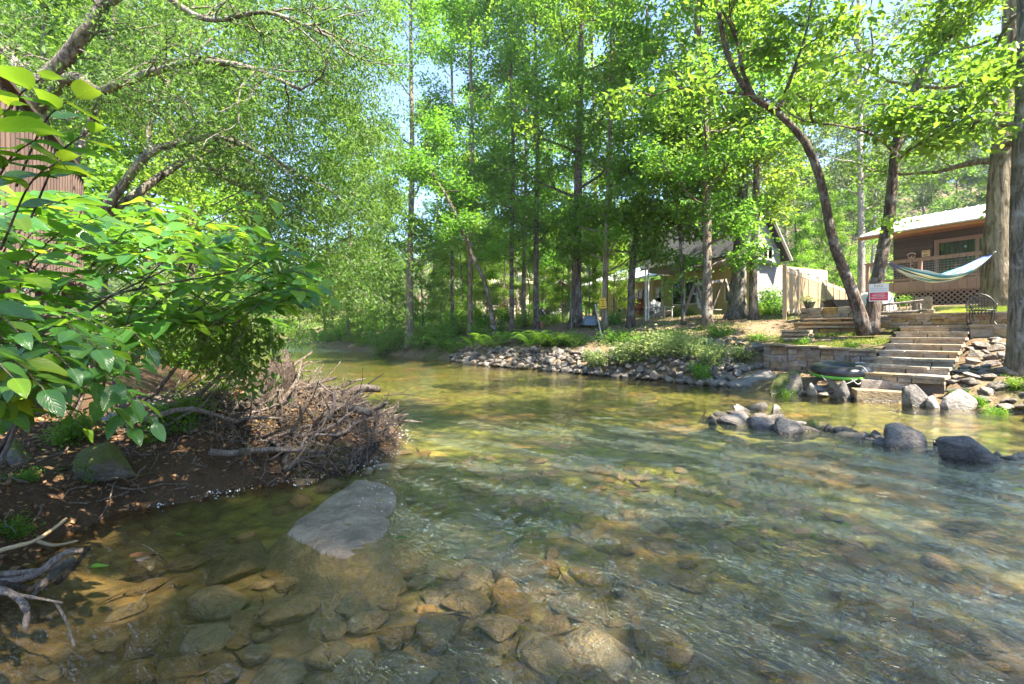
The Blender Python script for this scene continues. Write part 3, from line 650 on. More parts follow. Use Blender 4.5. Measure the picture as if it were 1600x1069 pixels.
# ------------------------------------------------------------------ stones
def hull_rock(seed, n=15, sub=0, disp=0.0, flat=1.0, smooth=False):
    """convex angular rock, about 1 unit across"""
    g = np.random.default_rng(seed); bm = bmesh.new()
    P = unit(g.normal(size=(n, 3))) * g.uniform(.38, .52, (n, 1)); P[:, 2] *= flat
    for p in P: bm.verts.new(p)
    r = bmesh.ops.convex_hull(bm, input=bm.verts)
    bmesh.ops.delete(bm, geom=[v for v in bm.verts if not v.link_faces], context='VERTS')
    if sub:
        bmesh.ops.bevel(bm, geom=bm.edges[:], offset=.035, segments=1, affect='EDGES', profile=.6)
        bmesh.ops.triangulate(bm, faces=bm.faces[:])
        for k in range(sub): bmesh.ops.subdivide_edges(bm, edges=bm.edges[:], cuts=1, use_grid_fill=True, smooth=.12)
        co = np.array([v.co[:] for v in bm.verts])
        off = fbm(co[:, 0] * 1.3 + co[:, 2], co[:, 1] * 1.3 - co[:, 2] * .7, seed, 4, 1.0) * disp
        for v, o in zip(bm.verts, off): v.co *= (1 + o)
    else: bmesh.ops.bevel(bm, geom=bm.edges[:], offset=.03, segments=1, affect='EDGES', profile=.6)
    me = bpy.data.meshes.new('rock'); bm.to_mesh(me); bm.free()
    if smooth: me.shade_smooth()
    return me
def block_rock(seed, jit=.07, bev=.05):
    """squared quarry stone, unit box"""
    g = np.random.default_rng(seed); bm = bmesh.new(); bmesh.ops.create_cube(bm, size=1.0)
    for v in bm.verts: v.co += Vector(g.uniform(-jit, jit, 3))
    bmesh.ops.bevel(bm, geom=bm.edges[:], offset=bev, segments=1, affect='EDGES', profile=.5)
    me = bpy.data.meshes.new('stone'); bm.to_mesh(me); bm.free(); return me
M_riprap = rockmat('grey_riprap_stone', (.085, .073, .062), (.26, .22, .178), (.34, .295, .245), 0.0, 4.)
M_ledge = rockmat('warm_ledge_stone', (.25, .165, .105), (.47, .335, .225), (.52, .44, .35), .0, 5., .22)
M_gold = rockmat('golden_ledge_stone', (.22, .15, .07), (.42, .30, .155), (.42, .38, .28), .0, 5., .2)
M_tread = rockmat('weathered_tread_stone', (.23, .18, .12), (.46, .36, .245), (.5, .43, .32), .1, 4., .15)
M_boulder = rockmat('grey_creek_boulder', (.07, .064, .058), (.19, .172, .152), (.29, .265, .235), .0, 4., .2)
M_bedstone = rockmat('brown_creek_stone', (.14, .092, .055), (.36, .245, .15), (.42, .32, .22), 0., 4., .3, wet=False)
M_mossrock = rockmat('mossy_bank_rock', (.07, .06, .045), (.17, .14, .105), (.26, .24, .2), .6, 2.5, .15)
M_slabrock = rockmat('flat_grey_river_rock', (.16, .14, .12), (.30, .265, .225), (.37, .33, .29), .0, 2.2, .1)
M_mortar = simple('mortar_joint', (.12, .10, .075), (.2, .165, .125), 30, .95)
def variants(f, n, mat):
    out = []
    for k in range(n):
        me = f(k); me.materials.append(mat); out.append(me)
    return out
RIP = variants(lambda k: hull_rock(400 + k, 13), 14, M_riprap)
BED = variants(lambda k: hull_rock(450 + k, 22, 1, .05, smooth=True), 8, M_bedstone)
LEDGE = variants(lambda k: block_rock(500 + k), 10, M_ledge)
GOLD = variants(lambda k: block_rock(520 + k), 8, M_gold)
TREAD = variants(lambda k: block_rock(540 + k, .012, .02), 6, M_tread)
RISER = variants(lambda k: block_rock(550 + k, .05, .04), 8, M_tread)
def stone(parent, me, loc, size, rot=(0, 0, 0), name='stone'):
    return obj(name, me, None, parent, True, loc, rot, size)
def lay_wall(parent, meshes, p0, p1, z0, z1, depth, course=(.08, .16), wid=(.14, .45), seed=1, cap=None, sag=None, slope=0.0):
    """courses of separate stones between plan points p0 and p1; returns nothing"""
    g = np.random.default_rng(seed); p0 = Vector(p0); p1 = Vector(p1); d = (p1 - p0); L = d.length; d.normalize(); ang = math.atan2(d.y, d.x)
    nrm = Vector((d.y, -d.x, 0)); z = z0
    mb = MB(); c = (p0 + p1) / 2 - nrm * (depth * .55); mb.box((c.x, c.y, (z0 + z1) / 2 - .03), (L, depth * .8, z1 - z0 - .04), Matrix.Rotation(ang, 3, 'Z')); mb.build('core', M_mortar, parent)
    while z < z1 - .03:
        h = min(g.uniform(*course), z1 - z)
        if z1 - z - h < .04: h = z1 - z
        x = 0.0
        while x < L - .02:
            wd = min(g.uniform(*wid), L - x)
            if L - x - wd < .08: wd = L - x
            hh = h * g.uniform(.97, 1.03); dp = depth * g.uniform(.9, 1.15)
            q = p0 + d * (x + wd / 2) - nrm * (depth * .5) + nrm * g.uniform(-.01, .025)
            stone(parent, meshes[int(g.integers(len(meshes)))], (q.x, q.y, z + h / 2), (wd * .985, dp, hh * .98), (0, g.normal() * .015, ang))
            x += wd
        z += h
def wplan(a, b): v = W(a, b); return (v.x, v.y, 0)
ANG = math.atan2(US[1], US[0])

# stairs: eight treads up from the ledge, each a cap slab over laid riser stones
stairs = empty('stone_staircase', W(.75, 0, .4)); tag(stairs, 'wide mossy stone staircase climbing from the creek to the lawn', 'staircase')
g = np.random.default_rng(61)
for k in range(8):
    z = .586 + .16 * k; b = .57 * k; a0, a1 = (-.02, 1.52)
    xs = np.sort(np.concatenate([[a0], g.uniform(a0 + .3, a1 - .3, 2), [a1]]))
    for i in range(3):
        wd = xs[i + 1] - xs[i]
        if wd < .05: continue
        p = W((xs[i] + xs[i + 1]) / 2, b + .30, z - .03)
        stone(stairs, TREAD[int(g.integers(6))], p, (wd * .99, .62 + g.uniform(-.02, .02), .062), (0, g.normal() * .008, ANG + g.normal() * .01), 'tread')
    x = a0 + .03
    while x < a1 - .04:
        wd = min(g.uniform(.22, .5), a1 - .03 - x)
        p = W(x + wd / 2, b + .095, z - .112); stone(stairs, RISER[int(g.integers(8))], p, (wd * .98, .16, .105), (0, 0, ANG), 'riser_stone'); x += wd
    mb = MB(); c = W(.75, b + .45, z - .36); mb.box(c, (1.44, .5, .6), Matrix.Rotation(ANG, 3, 'Z')); mb.build('core', M_mortar, stairs)
for nm, (x0, y0), (x1, y1), Y0, Y1, z0, z1, dp in (('bottom_slab', (1337, 0), (1424, 0), 10.78, 10.35, -.12, .235, .5), ('lower_slab', (1345, 0), (1424, 0), 11.12, 10.68, .235, .43, .5)):
    p0 = Vector(((x0 - 800) / FPX * Y0, Y0, 0)); p1 = Vector(((x1 - 800) / FPX * Y1, Y1, 0)); d = (p1 - p0).normalized(); n = Vector((-d.y, d.x, 0)); c = (p0 + p1) / 2 + n * dp / 2
    stone(stairs, TREAD[0 if nm[0] == 'b' else 3], (c.x, c.y, (z0 + z1) / 2), ((p1 - p0).length, dp, z1 - z0), (0, .012, math.atan2(d.y, d.x)), nm)

w1 = empty('retaining_wall', W(-1.4, 1.7, .36)); tag(w1, 'low curved wall of pink brown ledge stones behind the black tube', 'stone wall')
pts = [wplan(-2.95, 2.0), wplan(-2.2, 1.78), wplan(-1.3, 1.66), wplan(-.6, 1.62), wplan(-.04, 1.66)]
for i in range(4): lay_wall(w1, LEDGE, pts[i], pts[i + 1], .34, 1.12 - .03 * i, .3, (.07, .15), (.16, .42), 70 + i)
for i in range(4):
    a = Vector(pts[i]); c = Vector(pts[i + 1]); d = c - a; q = (a + c) / 2 + Vector((-d.y, d.x, 0)).normalized() * .1
    stone(w1, TREAD[i], (q.x, q.y, 1.15 - .03 * i), (d.length * 1.02, .42, .055), (0, 0, math.atan2(d.y, d.x)), 'cap_stone')
w2 = empty('retaining_wall', W(1.5, 4.3, 1.7)); tag(w2, 'golden ledge stone wall holding up the lawn behind the metal chair', 'stone wall')
lay_wall(w2, GOLD, wplan(-.55, 4.3), wplan(1.4, 4.3), 1.66, 2.02, .28, (.06, .12), (.2, .5), 81)
lay_wall(w2, GOLD, wplan(1.4, 4.3), wplan(3.6, 4.3), 1.66, 2.02, .28, (.06, .12), (.2, .5), 82)
for i in range(6):
    stone(w2, TREAD[i % 6], W(-.55 + .69 * i + .35, 4.44, 2.045), (.7, .36, .05), (0, 0, ANG), 'cap_stone')
w3 = empty('retaining_wall', W(2.2, 3.55, 1.2)); tag(w3, 'wall of large flat flagstones beside the stair top above the rock pile', 'stone wall')
lay_wall(w3, TREAD, wplan(1.53, 3.55), wplan(3.4, 3.55), 1.1, 1.68, .3, (.24, .34), (.35, .7), 83)
for i in range(3): stone(w3, TREAD[i], W(1.53 + .63 * i + .31, 3.9, 1.7), (.64, .78, .05), (0, 0, ANG), 'cap_stone')

# the upper flight to the left of the forked tree, and the planter wall above it
up = empty('upper_stone_steps', W(-2.4, 3.2, 1.2)); tag(up, 'short flight of broad sunlit stone steps left of the forked tree', 'steps')
for k, (a0, a1, b, z0, z1, dp) in enumerate([(-2.75, -2.0, 3.0, 1.1, 1.33, .5), (-2.95, -2.15, 3.4, 1.25, 1.47, .5), (-3.15, -2.3, 3.85, 1.35, 1.6, .6), (-2.75, -.95, 4.3, 1.35, 1.72, .55), (-3.1, -1.05, 4.85, 1.6, 1.87, .6), (-2.95, -1.2, 5.4, 1.7, 2.02, .7)]):
    n = max(2, int((a1 - a0) / .55)); wd = (a1 - a0) / n
    for i in range(n):
        stone(up, GOLD[int(g.integers(8))] if k > 2 else TREAD[int(g.integers(6))], W(a0 + wd * (i + .5), b + dp / 2 + .06, (z0 + z1) / 2 - .03), (wd * .985, dp, z1 - z0 - .06), (0, 0, ANG), 'riser_stone')
        stone(up, TREAD[int(g.integers(6))], W(a0 + wd * (i + .5), b + dp / 2, z1 - .03), (wd * 1.0, dp + .08, .06), (0, g.normal() * .01, ANG), 'tread')
w4 = empty('planter_wall', W(-2.2, 6.3, 2.0)); tag(w4, 'low golden stone wall with flower pot above the upper steps', 'stone wall')
lay_wall(w4, GOLD, wplan(-3.35, 6.3), wplan(-.85, 6.3), 1.95, 2.42, .35, (.09, .17), (.22, .55), 91)
lay_wall(w4, GOLD, wplan(-3.35, 6.75), wplan(-3.35, 6.3), 1.95, 2.42, .35, (.09, .17), (.22, .55), 92)
w5 = empty('stone_curb', W(0.2, 5.7, 2.05)); tag(w5, 'low golden curb of stones under the rustic bench', 'stone wall')
lay_wall(w5, GOLD, wplan(-.75, 5.75), wplan(.5, 5.75), 2.0, 2.22, .25, (.1, .2), (.25, .5), 93)
p = at(1441, 479, 15.6); o = obj('stone_block', block_rock(777, .06, .09), M_gold, None, True, (p.x, p.y, hz(p.x, p.y) + .24), (0, 0, ANG + .2), (.52, .45, .55)); tag(o, 'golden squared stone block standing on the lawn by the deck lattice', 'stone block')

# riprap along the far bank: loose stones laid on the slope
rip = empty('rock_revetment', (3, 17.2, 0)); tag(rip, 'long bank of loose grey rocks along the far waterline', 'rock bank')
g = np.random.default_rng(210)
shore = RB[6:14][::-1]; segL = np.hypot(*np.diff(shore, axis=0).T); cum = np.concatenate([[0], np.cumsum(segL)])
def shore_pt(s):
    i = min(np.searchsorted(cum, s) - 1, len(segL) - 1); i = max(i, 0); t = (s - cum[i]) / segL[i]; p = shore[i] + (shore[i + 1] - shore[i]) * t
    d = (shore[i + 1] - shore[i]) / segL[i]; n = np.array((-d[1], d[0])); return p, d, n
cand = []
STOP = cum[-1] - .4
for _ in range(2600):
    s = g.uniform(3.6, STOP) if g.random() < .9 else g.uniform(.5, 3.6); p, d, n = shore_pt(s)
    wmax = 1.15 if s < STOP - 2.6 else 2.3
    b = g.random() ** 1.25 * wmax - .12; q = p + n * b
    if (q - OS) @ US > -3.1 and (q - OS) @ VS > -.2 and s > STOP - 3: continue
    sz = g.uniform(.2, .42) * (1.3 if b < .25 else 1.0) * (.8 if g.random() < .4 else 1.0)
    cand.append((q, sz, b, s))
placed = []; extra = []
for q, sz, b, s in cand:
    near = [1 for (p2, s2) in placed if (q[0] - p2[0]) ** 2 + (q[1] - p2[1]) ** 2 < ((sz + s2) * .27) ** 2]
    if near: continue
    placed.append((q, sz))
print('riprap stones', len(placed))
for _ in range(500):
    a, b = g.uniform(-5.0, -3.05), g.uniform(-.3, 2.4); q = OS + a * US + b * VS; sz = g.uniform(.2, .42)
    if in_creek(*q) or any((q[0] - p2[0]) ** 2 + (q[1] - p2[1]) ** 2 < ((sz + s2) * .27) ** 2 for p2, s2 in placed): continue
    placed.append((q, sz))
placed.sort(key=lambda e: -e[1] / e[0][1]); print('riprap', len(placed)); placed = placed[:560]
for i, (q, sz) in enumerate(placed):
    z = hz(q[0], q[1])
    sc = (sz * g.uniform(1.0, 1.6), sz * g.uniform(.9, 1.2), sz * g.uniform(.6, 1.0)); rt = (g.normal() * .3, g.normal() * .3, g.uniform(0, 6.28))
    if i < 300: stone(rip, RIP[int(g.integers(14))], (q[0], q[1], max(z, -.02) + sz * .2), sc, rt)
    else: extra.append((RIP[int(g.integers(14))], Matrix.LocRotScale(Vector((q[0], q[1], max(z, -.02) + sz * .2)), Euler(rt), Vector(sc))))
def join(extra, name, parent, mat):
    if not extra: return
    Vs, Fs, b = [], [], 0
    for me, M in extra:
        Vs += [M @ v.co for v in me.vertices]; Fs += [tuple(i + b for i in p.vertices) for p in me.polygons]; b += len(me.vertices)
    me = bpy.data.meshes.new(name); me.from_pydata(Vs, [], Fs); return tag(obj(name, me, mat, parent), kind='stuff')
join(extra, 'small_stones', rip, M_riprap)
# rock pile right of the stairs
pile = empty('rock_pile', W(2.4, 1.5, .4)); tag(pile, 'sloping pile of flat grey rocks between stairs and mossy trunk', 'rock pile')
pl = []
for _ in range(900):
    a = g.uniform(1.55, 4.2); b = g.uniform(-.55, 3.45); sz = g.uniform(.18, .42)
    if any((a - c[0]) ** 2 + (b - c[1]) ** 2 < ((sz + c[2]) * .32) ** 2 for c in pl): continue
    pl.append((a, b, sz))
    p = W(a, b); z = hz(p.x, p.y)
    stone(pile, RIP[int(g.integers(14))], (p.x, p.y, z + sz * .14), (sz * g.uniform(1.1, 1.7), sz * g.uniform(.9, 1.2), sz * g.uniform(.4, .7)), (g.normal() * .18 - .1, g.normal() * .2, g.uniform(0, 6.28)))
    if len(pl) > 105: break

# boulders at the waterline and the rock line across the creek, each a thing of its own
def boulder(name, label, x0, x1, ytop, ybase, seed, mat=M_boulder, dep=.8, tilt=(0, 0, 0), n=16, sub=2, disp=.05, group=None, sink=1.5, zb=0.0):
    Yb = EYE * FPX / (ybase - HOR) if zb == 0 else (EYE - zb) * FPX / (ybase - HOR)
    wd = (x1 - x0) / FPX * Yb; ht = max(.04, EYE - (ytop - HOR) / FPX * (Yb + wd * dep * .3) - zb)
    me = hull_rock(seed, n, sub, disp); me.materials.append(mat)
    co = np.array([v.co[:] for v in me.vertices]); ext = co.max(0) - co.min(0)
    H = ht * (1 + sink); lim = co[:, 2].max() - (ht + .10) / H * ext[2]
    for v in me.vertices:
        if v.co.z < lim: v.co.z = lim + (v.co.z - lim) * .04
    H = ht * (1 + sink); sc = (wd / ext[0], wd * dep / ext[1], H / ext[2]); mid = (co.max(0) + co.min(0)) / 2
    o = obj(name, me, None, None, True, (((x0 + x1) / 2 - 800) / FPX * Yb - mid[0] * sc[0], Yb + wd * dep * .35, zb + ht - H / 2 - mid[2] * sc[2]), tilt, sc)
    tag(o, label, 'rock', group); return o
boulder('boulder', 'big pointed pale boulder in the middle of the rock line', 1389, 1463, 664, 703, 601, dep=.7, n=10)
boulder('boulder', 'big dark smooth boulder at the downstream end of the rock line', 1487, 1568, 681, 724, 602, dep=.7, n=11)
boulder('boulder', 'long low dark rock at the upstream end of the rock line', 1096, 1150, 641, 655, 603, dep=.8)
boulder('boulder', 'broad wet grey rock second from the upstream end of the rock line', 1120, 1190, 645, 663, 604, dep=.7)
boulder('boulder', 'wide flat-topped rock beside the round mossy rock in the line', 1176, 1226, 650, 671, 605, dep=.9)
boulder('boulder', 'largest wet slabby rock in the upstream half of the rock line', 1212, 1275, 653, 679, 606, dep=.8)
boulder('boulder', 'round mossy rock in the upstream half of the rock line', 1262, 1292, 655, 673, 607, M_mossrock, .9)
boulder('boulder', 'brown rounded rock between mossy rock and pale boulder', 1326, 1362, 661, 682, 608, dep=.9)
boulder('boulder', 'small grey rock at the foot of the pale boulder', 1370, 1396, 683, 699, 609, dep=.9)
boulder('boulder', 'pointed tan boulder at the waterline right of the bottom slab', 1475, 1538, 608, 640, 610, M_slabrock, .6, n=9)
boulder('boulder', 'dark boulder touching the right end of the bottom slab', 1420, 1460, 600, 636, 611, dep=.8)
boulder('boulder', 'squat brown boulder between dark and pointed boulders by the slab', 1452, 1482, 618, 638, 612, M_slabrock, .8)
boulder('boulder', 'very broad low boulder with moss at the end of the riprap', 1110, 1225, 578, 606, 613, M_boulder, .5, n=12)
boulder('boulder', 'tan slab leaning beside the broad low boulder', 1193, 1226, 578, 603, 614, M_slabrock, .8, n=9)
boulder('boulder', 'mossy wedge boulder below the tube', 1214, 1262, 580, 618, 615, M_mossrock, .7, n=9)
boulder('boulder', 'pale cracked boulder in the water below the tube', 1268, 1300, 598, 620, 616, M_slabrock, .8)
boulder('boulder', 'dark blocky boulder left under the tube', 1254, 1286, 584, 610, 617, M_boulder, .8, n=9)
boulder('boulder', 'low dark boulder beside the left end of the slabs', 1302, 1340, 592, 624, 618, M_boulder, .9)
def flat_rock():
    out = [(450, 826), (470, 806), (492, 790), (522, 768), (556, 748), (585, 742), (606, 748), (617, 764), (611, 790), (604, 818), (594, 846), (566, 858), (535, 862), (505, 853), (475, 840)]
    P = np.array([tuple(at(x, y, (EYE - .03) * FPX / (y - HOR)))[:2] for x, y in out]); P = np.vstack([P, P[:1]]); P = np.vstack([P[i] + (P[i + 1] - P[i]) * t for i in range(len(P) - 1) for t in (0, .33, .67)]); P = P + np.random.default_rng(3).normal(size=P.shape) * .008
    c = P.mean(0); n = len(P); V = []; F = []; K_ = 24
    for i in range(K_ + 1):
        t = i / K_ * 1.5; q = c + (P - c) * t if i else np.repeat(c[None], n, 0); z = .034 - .034 * min(t, 1) ** 2 - .42 * max(0, t - 1.0)
        hgt = z + .026 * fbm(q[:, 0], q[:, 1], 31, 5, 1.3, .6) - .02 * (q[:, 0] - c[0]); V += [(a, b, h) for (a, b), h in zip(q, hgt)]
    F = [(i * n + k, i * n + (k + 1) % n, (i + 1) * n + (k + 1) % n, (i + 1) * n + k) for i in range(K_) for k in range(n)]
    o = obj('flat_river_rock', mesh_np('flat_river_rock', V, F), rockmat('wet_brown_grey_rock', (.16, .12, .085), (.37, .29, .215), (.46, .38, .30), .0, 4., .0, wet=False)); tag(o, 'large flat grey rock lying awash below the driftwood heap', 'rock')
flat_rock()
boulder('boulder', 'submerged pale stone near the bleached branch', 168, 236, 848, 884, 620, M_slabrock, .8)
smallg = 'small rocks wedged in the rock line'
for k, (x0, x1, yt, yb) in enumerate([(1303, 1328, 666, 678), (1312, 1362, 676, 690), (1358, 1385, 672, 684), (1454, 1472, 686, 700), (1470, 1490, 691, 699), (1558, 1582, 705, 717), (1575, 1604, 710, 724), (1290, 1306, 662, 674), (1150, 1176, 632, 645), (1168, 1200, 628, 640), (1205, 1226, 632, 645), (1108, 1124, 655, 664), (1462, 1480, 700, 708), (1340, 1352, 684, 692)]):
    boulder('small_rock', 'small loose rock filling gaps of the rock line across the creek', x0, x1, yt, yb, 630 + k, M_riprap, .9, n=11, sub=1, group=smallg)
o = boulder('mossy_boulder', 'large moss covered rock on the near mud bank under the shrub', -70, 130, 686, 745, 660, M_mossrock, .5, n=14, sub=3, disp=.06, zb=.36)
o = boulder('mossy_boulder', 'smaller moss topped rock beside the large mossy rock', 96, 200, 690, 738, 661, M_mossrock, .7, n=14, sub=2, disp=.06, zb=.36)
o = boulder('bank_rock', 'tan rock in the gap behind the mossy rocks', 125, 205, 640, 672, 662, M_slabrock, .7, n=14, sub=2, zb=.5)
gq = np.random.default_rng(99); line = np.array([(1100, 662), (1150, 664), (1200, 672), (1262, 680), (1320, 688), (1380, 700), (1430, 708), (1500, 722), (1570, 728), (1610, 732)], float)
for k in range(44):
    x = gq.uniform(1098, 1605); yb = np.interp(x, line[:, 0], line[:, 1]) - gq.uniform(0, 16); wd = gq.uniform(14, 46)
    boulder('small_rock', 'small loose rock filling gaps of the rock line across the creek', x - wd / 2, x + wd / 2, yb - wd * gq.uniform(.2, .36), yb, 700 + k % 9, M_riprap, .9, n=11, sub=1, group=smallg)
# stones on the bed, seen through the water near the camera
pl = []
g = np.random.default_rng(88)
for _ in range(4000):
    near_ = g.random() < .72
    Y_ = g.uniform(1.9, 3.7) if near_ else g.uniform(2.0, 6.5); x = g.uniform(-2.0, .9) if near_ else g.uniform(-2.4, 3.5); sz = g.uniform(.14, .5) if near_ else g.uniform(.12, .3)
    if not in_creek(x, Y_): continue
    if any((x - c[0]) ** 2 + (Y_ - c[1]) ** 2 < ((sz + c[2]) * .36) ** 2 for c in pl): continue
    pl.append((x, Y_, sz))
    if len(pl) >= 285: break
for x, Y_, sz in pl:
    z = hz(x, Y_); h = min(sz * g.uniform(.35, .6), max(.06, -.03 - z) * 1.5)
    stone(creek_bed, BED[int(g.integers(8))], (x, Y_, z + h * .12), (sz * g.uniform(1., 1.5), sz * g.uniform(.85, 1.1), h), (g.normal() * .12, g.normal() * .12, g.uniform(0, 6.28)))
# ------------------------------------------------------------------ buildings
UC = Vector((.46, -.888, 0)); WC = Vector((.888, .46, 0)); ANGC = math.atan2(UC.y, UC.x)
D0 = Vector((16.79, 22.8, 0))
def K(a, b, z): return D0 + UC * a + WC * b + Vector((0, 0, z))
RC = Matrix.Rotation(ANGC, 3, 'Z')
M_brown = simple('brown_stained_siding', (.085, .06, .05), (.13, .095, .08), 14, .75, .3, .01, mapscale=(1, 1, 6))
M_trim = simple('rose_brown_trim_paint', (.30, .185, .145), (.36, .23, .18), 20, .6, .1, .01, rnd=.08)
M_fascia = simple('orange_cedar_board', (.42, .19, .075), (.52, .26, .11), 10, .6, .15, .01, rnd=.05)
M_roofmetal = simple('pale_metal_roof', (.58, .58, .58), (.64, .64, .64), 3, .4, .05, .01, metal=.3, rnd=.02)
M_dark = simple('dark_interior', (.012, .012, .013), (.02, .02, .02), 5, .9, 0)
M_curtain = simple('sage_curtain', (.22, .26, .17), (.32, .36, .25), 4, .9, .2, .02, mapscale=(8, 8, .3))
def glassmat():
    m, nt, b = newmat('window_glass'); out = nt.nodes['Material Output']
    fr = N(nt, 'ShaderNodeFresnel', {'IOR': 1.5}); tr = N(nt, 'ShaderNodeBsdfTransparent', {'Color': (.8, .85, .82, 1)}); gl = N(nt, 'ShaderNodeBsdfGlossy', {'Roughness': .02})
    f2 = math_(nt, 'ADD', fr.outputs[0], .06)
    nt.links.new(N(nt, 'ShaderNodeMixShader', {0: f2, 1: tr.outputs[0], 2: gl.outputs[0]}).outputs[0], out.inputs[0]); return m
M_glass = glassmat()
M_wire = simple('galvanised_rail_wire', (.6, .6, .6), None, 5, .35, 0, metal=.7)
M_white = simple('white_paint', (.72, .71, .68), (.62, .61, .57), 9, .55, .05, .01, rnd=.05)
def kbox(mb, a0, a1, b0, b1, z0, z1): return mb.box(K((a0 + a1) / 2, (b0 + b1) / 2, (z0 + z1) / 2), (a1 - a0, b1 - b0, z1 - z0), RC)
FZ, EZ = 3.77, 6.1
cab = empty('cabin', K(4, 5, 2.6)); tag(cab, 'dark brown cabin with pale metal roof behind the hammock', 'house')
mb = MB(); kbox(mb, .35, 1.95, 1.8, 9, FZ, 6.35); kbox(mb, .35, 1.95, 1.9, 9, 2.3, FZ); kbox(mb, 4.9, 5.5, 1.8, 9, FZ, 6.35); kbox(mb, 7.3, 11, 1.8, 9, FZ, 6.35)
kbox(mb, 1.95, 4.9, 1.8, 2.0, 5.72, 6.35); kbox(mb, 5.5, 7.3, 1.8, 2.0, 5.72, 6.35); kbox(mb, 1.95, 7.3, 1.9, 9, 2.3, FZ); mb.build('wall', M_brown, cab)
for z in np.arange(FZ + .05, 6.1, .19):
    for a0, a1 in ((.34, 1.9), (7.4, 11)): mb = MB(); kbox(mb, a0, a1, 1.775, 1.8, z, z + .17); mb.build('siding_board', M_brown, cab)
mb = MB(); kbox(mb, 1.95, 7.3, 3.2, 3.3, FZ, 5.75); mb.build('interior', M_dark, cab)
# roof: two slopes
zr = 7.62; rf = MB()
for (b0, z0, b1, z1) in ((.95, EZ + .1, 5.5, zr), (10.05, EZ + .1, 5.5, zr)):
    rf.prism([K(-.75, b0, z0), K(-.75, b1, z1), K(12, b1, z1), K(12, b0, z0)], (0, 0, .06))
roof = rf.build('roof', M_roofmetal, cab)
mb = MB()
for a in np.arange(-.7, 12, .42):
    p = K(a, .95, EZ + .175); q = K(a, 5.5, zr + .075); mb.beam(p, q, .03, .04)
mb.build('standing_seam', M_roofmetal, roof)
mb = MB(); mb.beam(K(-.75, .92, EZ + .02), K(12, .92, EZ + .02), .035, .15); mb.build('fascia', M_fascia, cab)
mb = MB(); mb.beam(K(-.77, .95, EZ + .04), K(-.77, 5.5, zr - .06), .035, .15); mb.build('barge_board', M_fascia, cab)
mb = MB(); mb.beam(K(-.8, .86, EZ + .1), K(12, .86, EZ + .1), .1, .05); mb.build('drip_edge', M_roofmetal, cab)
mb = MB(); kbox(mb, .2, 11, .98, 1.8, EZ - .06, EZ - .03); mb.build('soffit', M_fascia, cab)
def win(parent, a0, a1, z0, z1, panes, b=1.8, curtain=True, fm=M_trim):
    mb = MB(); t = .1
    kbox(mb, a0 - t, a1 + t, b - .06, b + .03, z1, z1 + t); kbox(mb, a0 - t, a1 + t, b - .06, b + .03, z0 - t, z0); kbox(mb, a0 - t, a0, b - .06, b + .03, z0, z1); kbox(mb, a1, a1 + t, b - .06, b + .03, z0, z1)
    f = mb.build('window', fm, parent); wd = (a1 - a0) / panes
    for k in range(panes):
        x0 = a0 + wd * k; x1 = x0 + wd
        m2 = MB(); s = .06
        kbox(m2, x0, x1, b - .03, b + .02, z1 - s, z1); kbox(m2, x0, x1, b - .03, b + .02, z0, z0 + s); kbox(m2, x0, x0 + s, b - .03, b + .02, z0 + s, z1 - s); kbox(m2, x1 - s, x1, b - .03, b + .02, z0 + s, z1 - s)
        m2.build('sash', fm, f); m3 = MB(); kbox(m3, x0 + s, x1 - s, b, b + .01, z0 + s, z1 - s); m3.build('pane', M_glass, f)
        if curtain and k == 0:
            m4 = MB(); n = 14; V = []; F = []
            for i in range(n + 1):
                p = K(x0 + .05 + (x1 - x0 - .1) * i / n, b + .2 + .04 * (i % 2), 0); V += [p + Vector((0, 0, z0)), p + Vector((0, 0, z1))]
            F = [(2 * i, 2 * i + 2, 2 * i + 3, 2 * i + 1) for i in range(n)]; m4.add(V, F); m4.build('curtain', M_curtain, f)
    return f
win(cab, 2.05, 4.8, FZ + .08, 5.6, 2); win(cab, 5.6, 7.2, FZ + .5, 5.6, 2)
# welcome board, wall ornament
bd = empty('welcome_board', K(1.12, 1.7, FZ)); tag(bd, 'tall dark red board with pale vertical letters leaning on the cabin wall', 'sign')
M_redbrown = simple('dark_red_board', (.13, .045, .03), (.18, .07, .045), 12, .7, .1, .01)
mb = MB(); kbox(mb, .94, 1.3, 1.68, 1.72, FZ + .02, 5.28); mb.build('board', M_redbrown, bd)
mb = MB()
arc = [K(1.12 + .17 * math.cos(t), 1.662, 5.12 + .12 * math.sin(t)) for t in np.linspace(.2, 2.94, 9)]; mb.tube(arc, .022, 5); mb.build('painted_arch', M_white, bd)
def text(body, size, loc, rotz, mat, parent, name='lettering', ext=.004, align='CENTER', rx=90, sx=1.0):
    c = bpy.data.curves.new(name, 'FONT'); c.body = body; c.size = size; c.align_x = align; c.align_y = 'CENTER'; c.extrude = ext; c.resolution_u = 2
    c.materials.append(mat); tmp = bpy.data.objects.new(name, c); COL.objects.link(tmp); bpy.context.view_layer.update(); me = bpy.data.meshes.new_from_object(tmp.evaluated_get(bpy.context.evaluated_depsgraph_get())); bpy.data.objects.remove(tmp)
    if not me.materials: me.materials.append(mat)
    o = bpy.data.objects.new(name, me); o.location = loc; o.rotation_euler = (R_(rx), 0, rotz); o.scale = (sx, 1, 1); return link(o, parent)
M_cream = simple('cream_lettering', (.75, .66, .52), None, 8, .6, 0, rnd=0)
for i, ch in enumerate('WELCOME'): text(ch, .27, K(1.12, 1.665, 4.98 - .185 * i), ANGC, M_cream, bd)
orn = empty('wall_plaque', K(1.68, 1.72, 5.1)); tag(orn, 'small square pale wooden plaque on cabin wall beside the window', 'plaque')
mb = MB(); kbox(mb, 1.47, 1.87, 1.70, 1.76, 4.95, 5.33); mb.build('back_board', M_redbrown, orn)
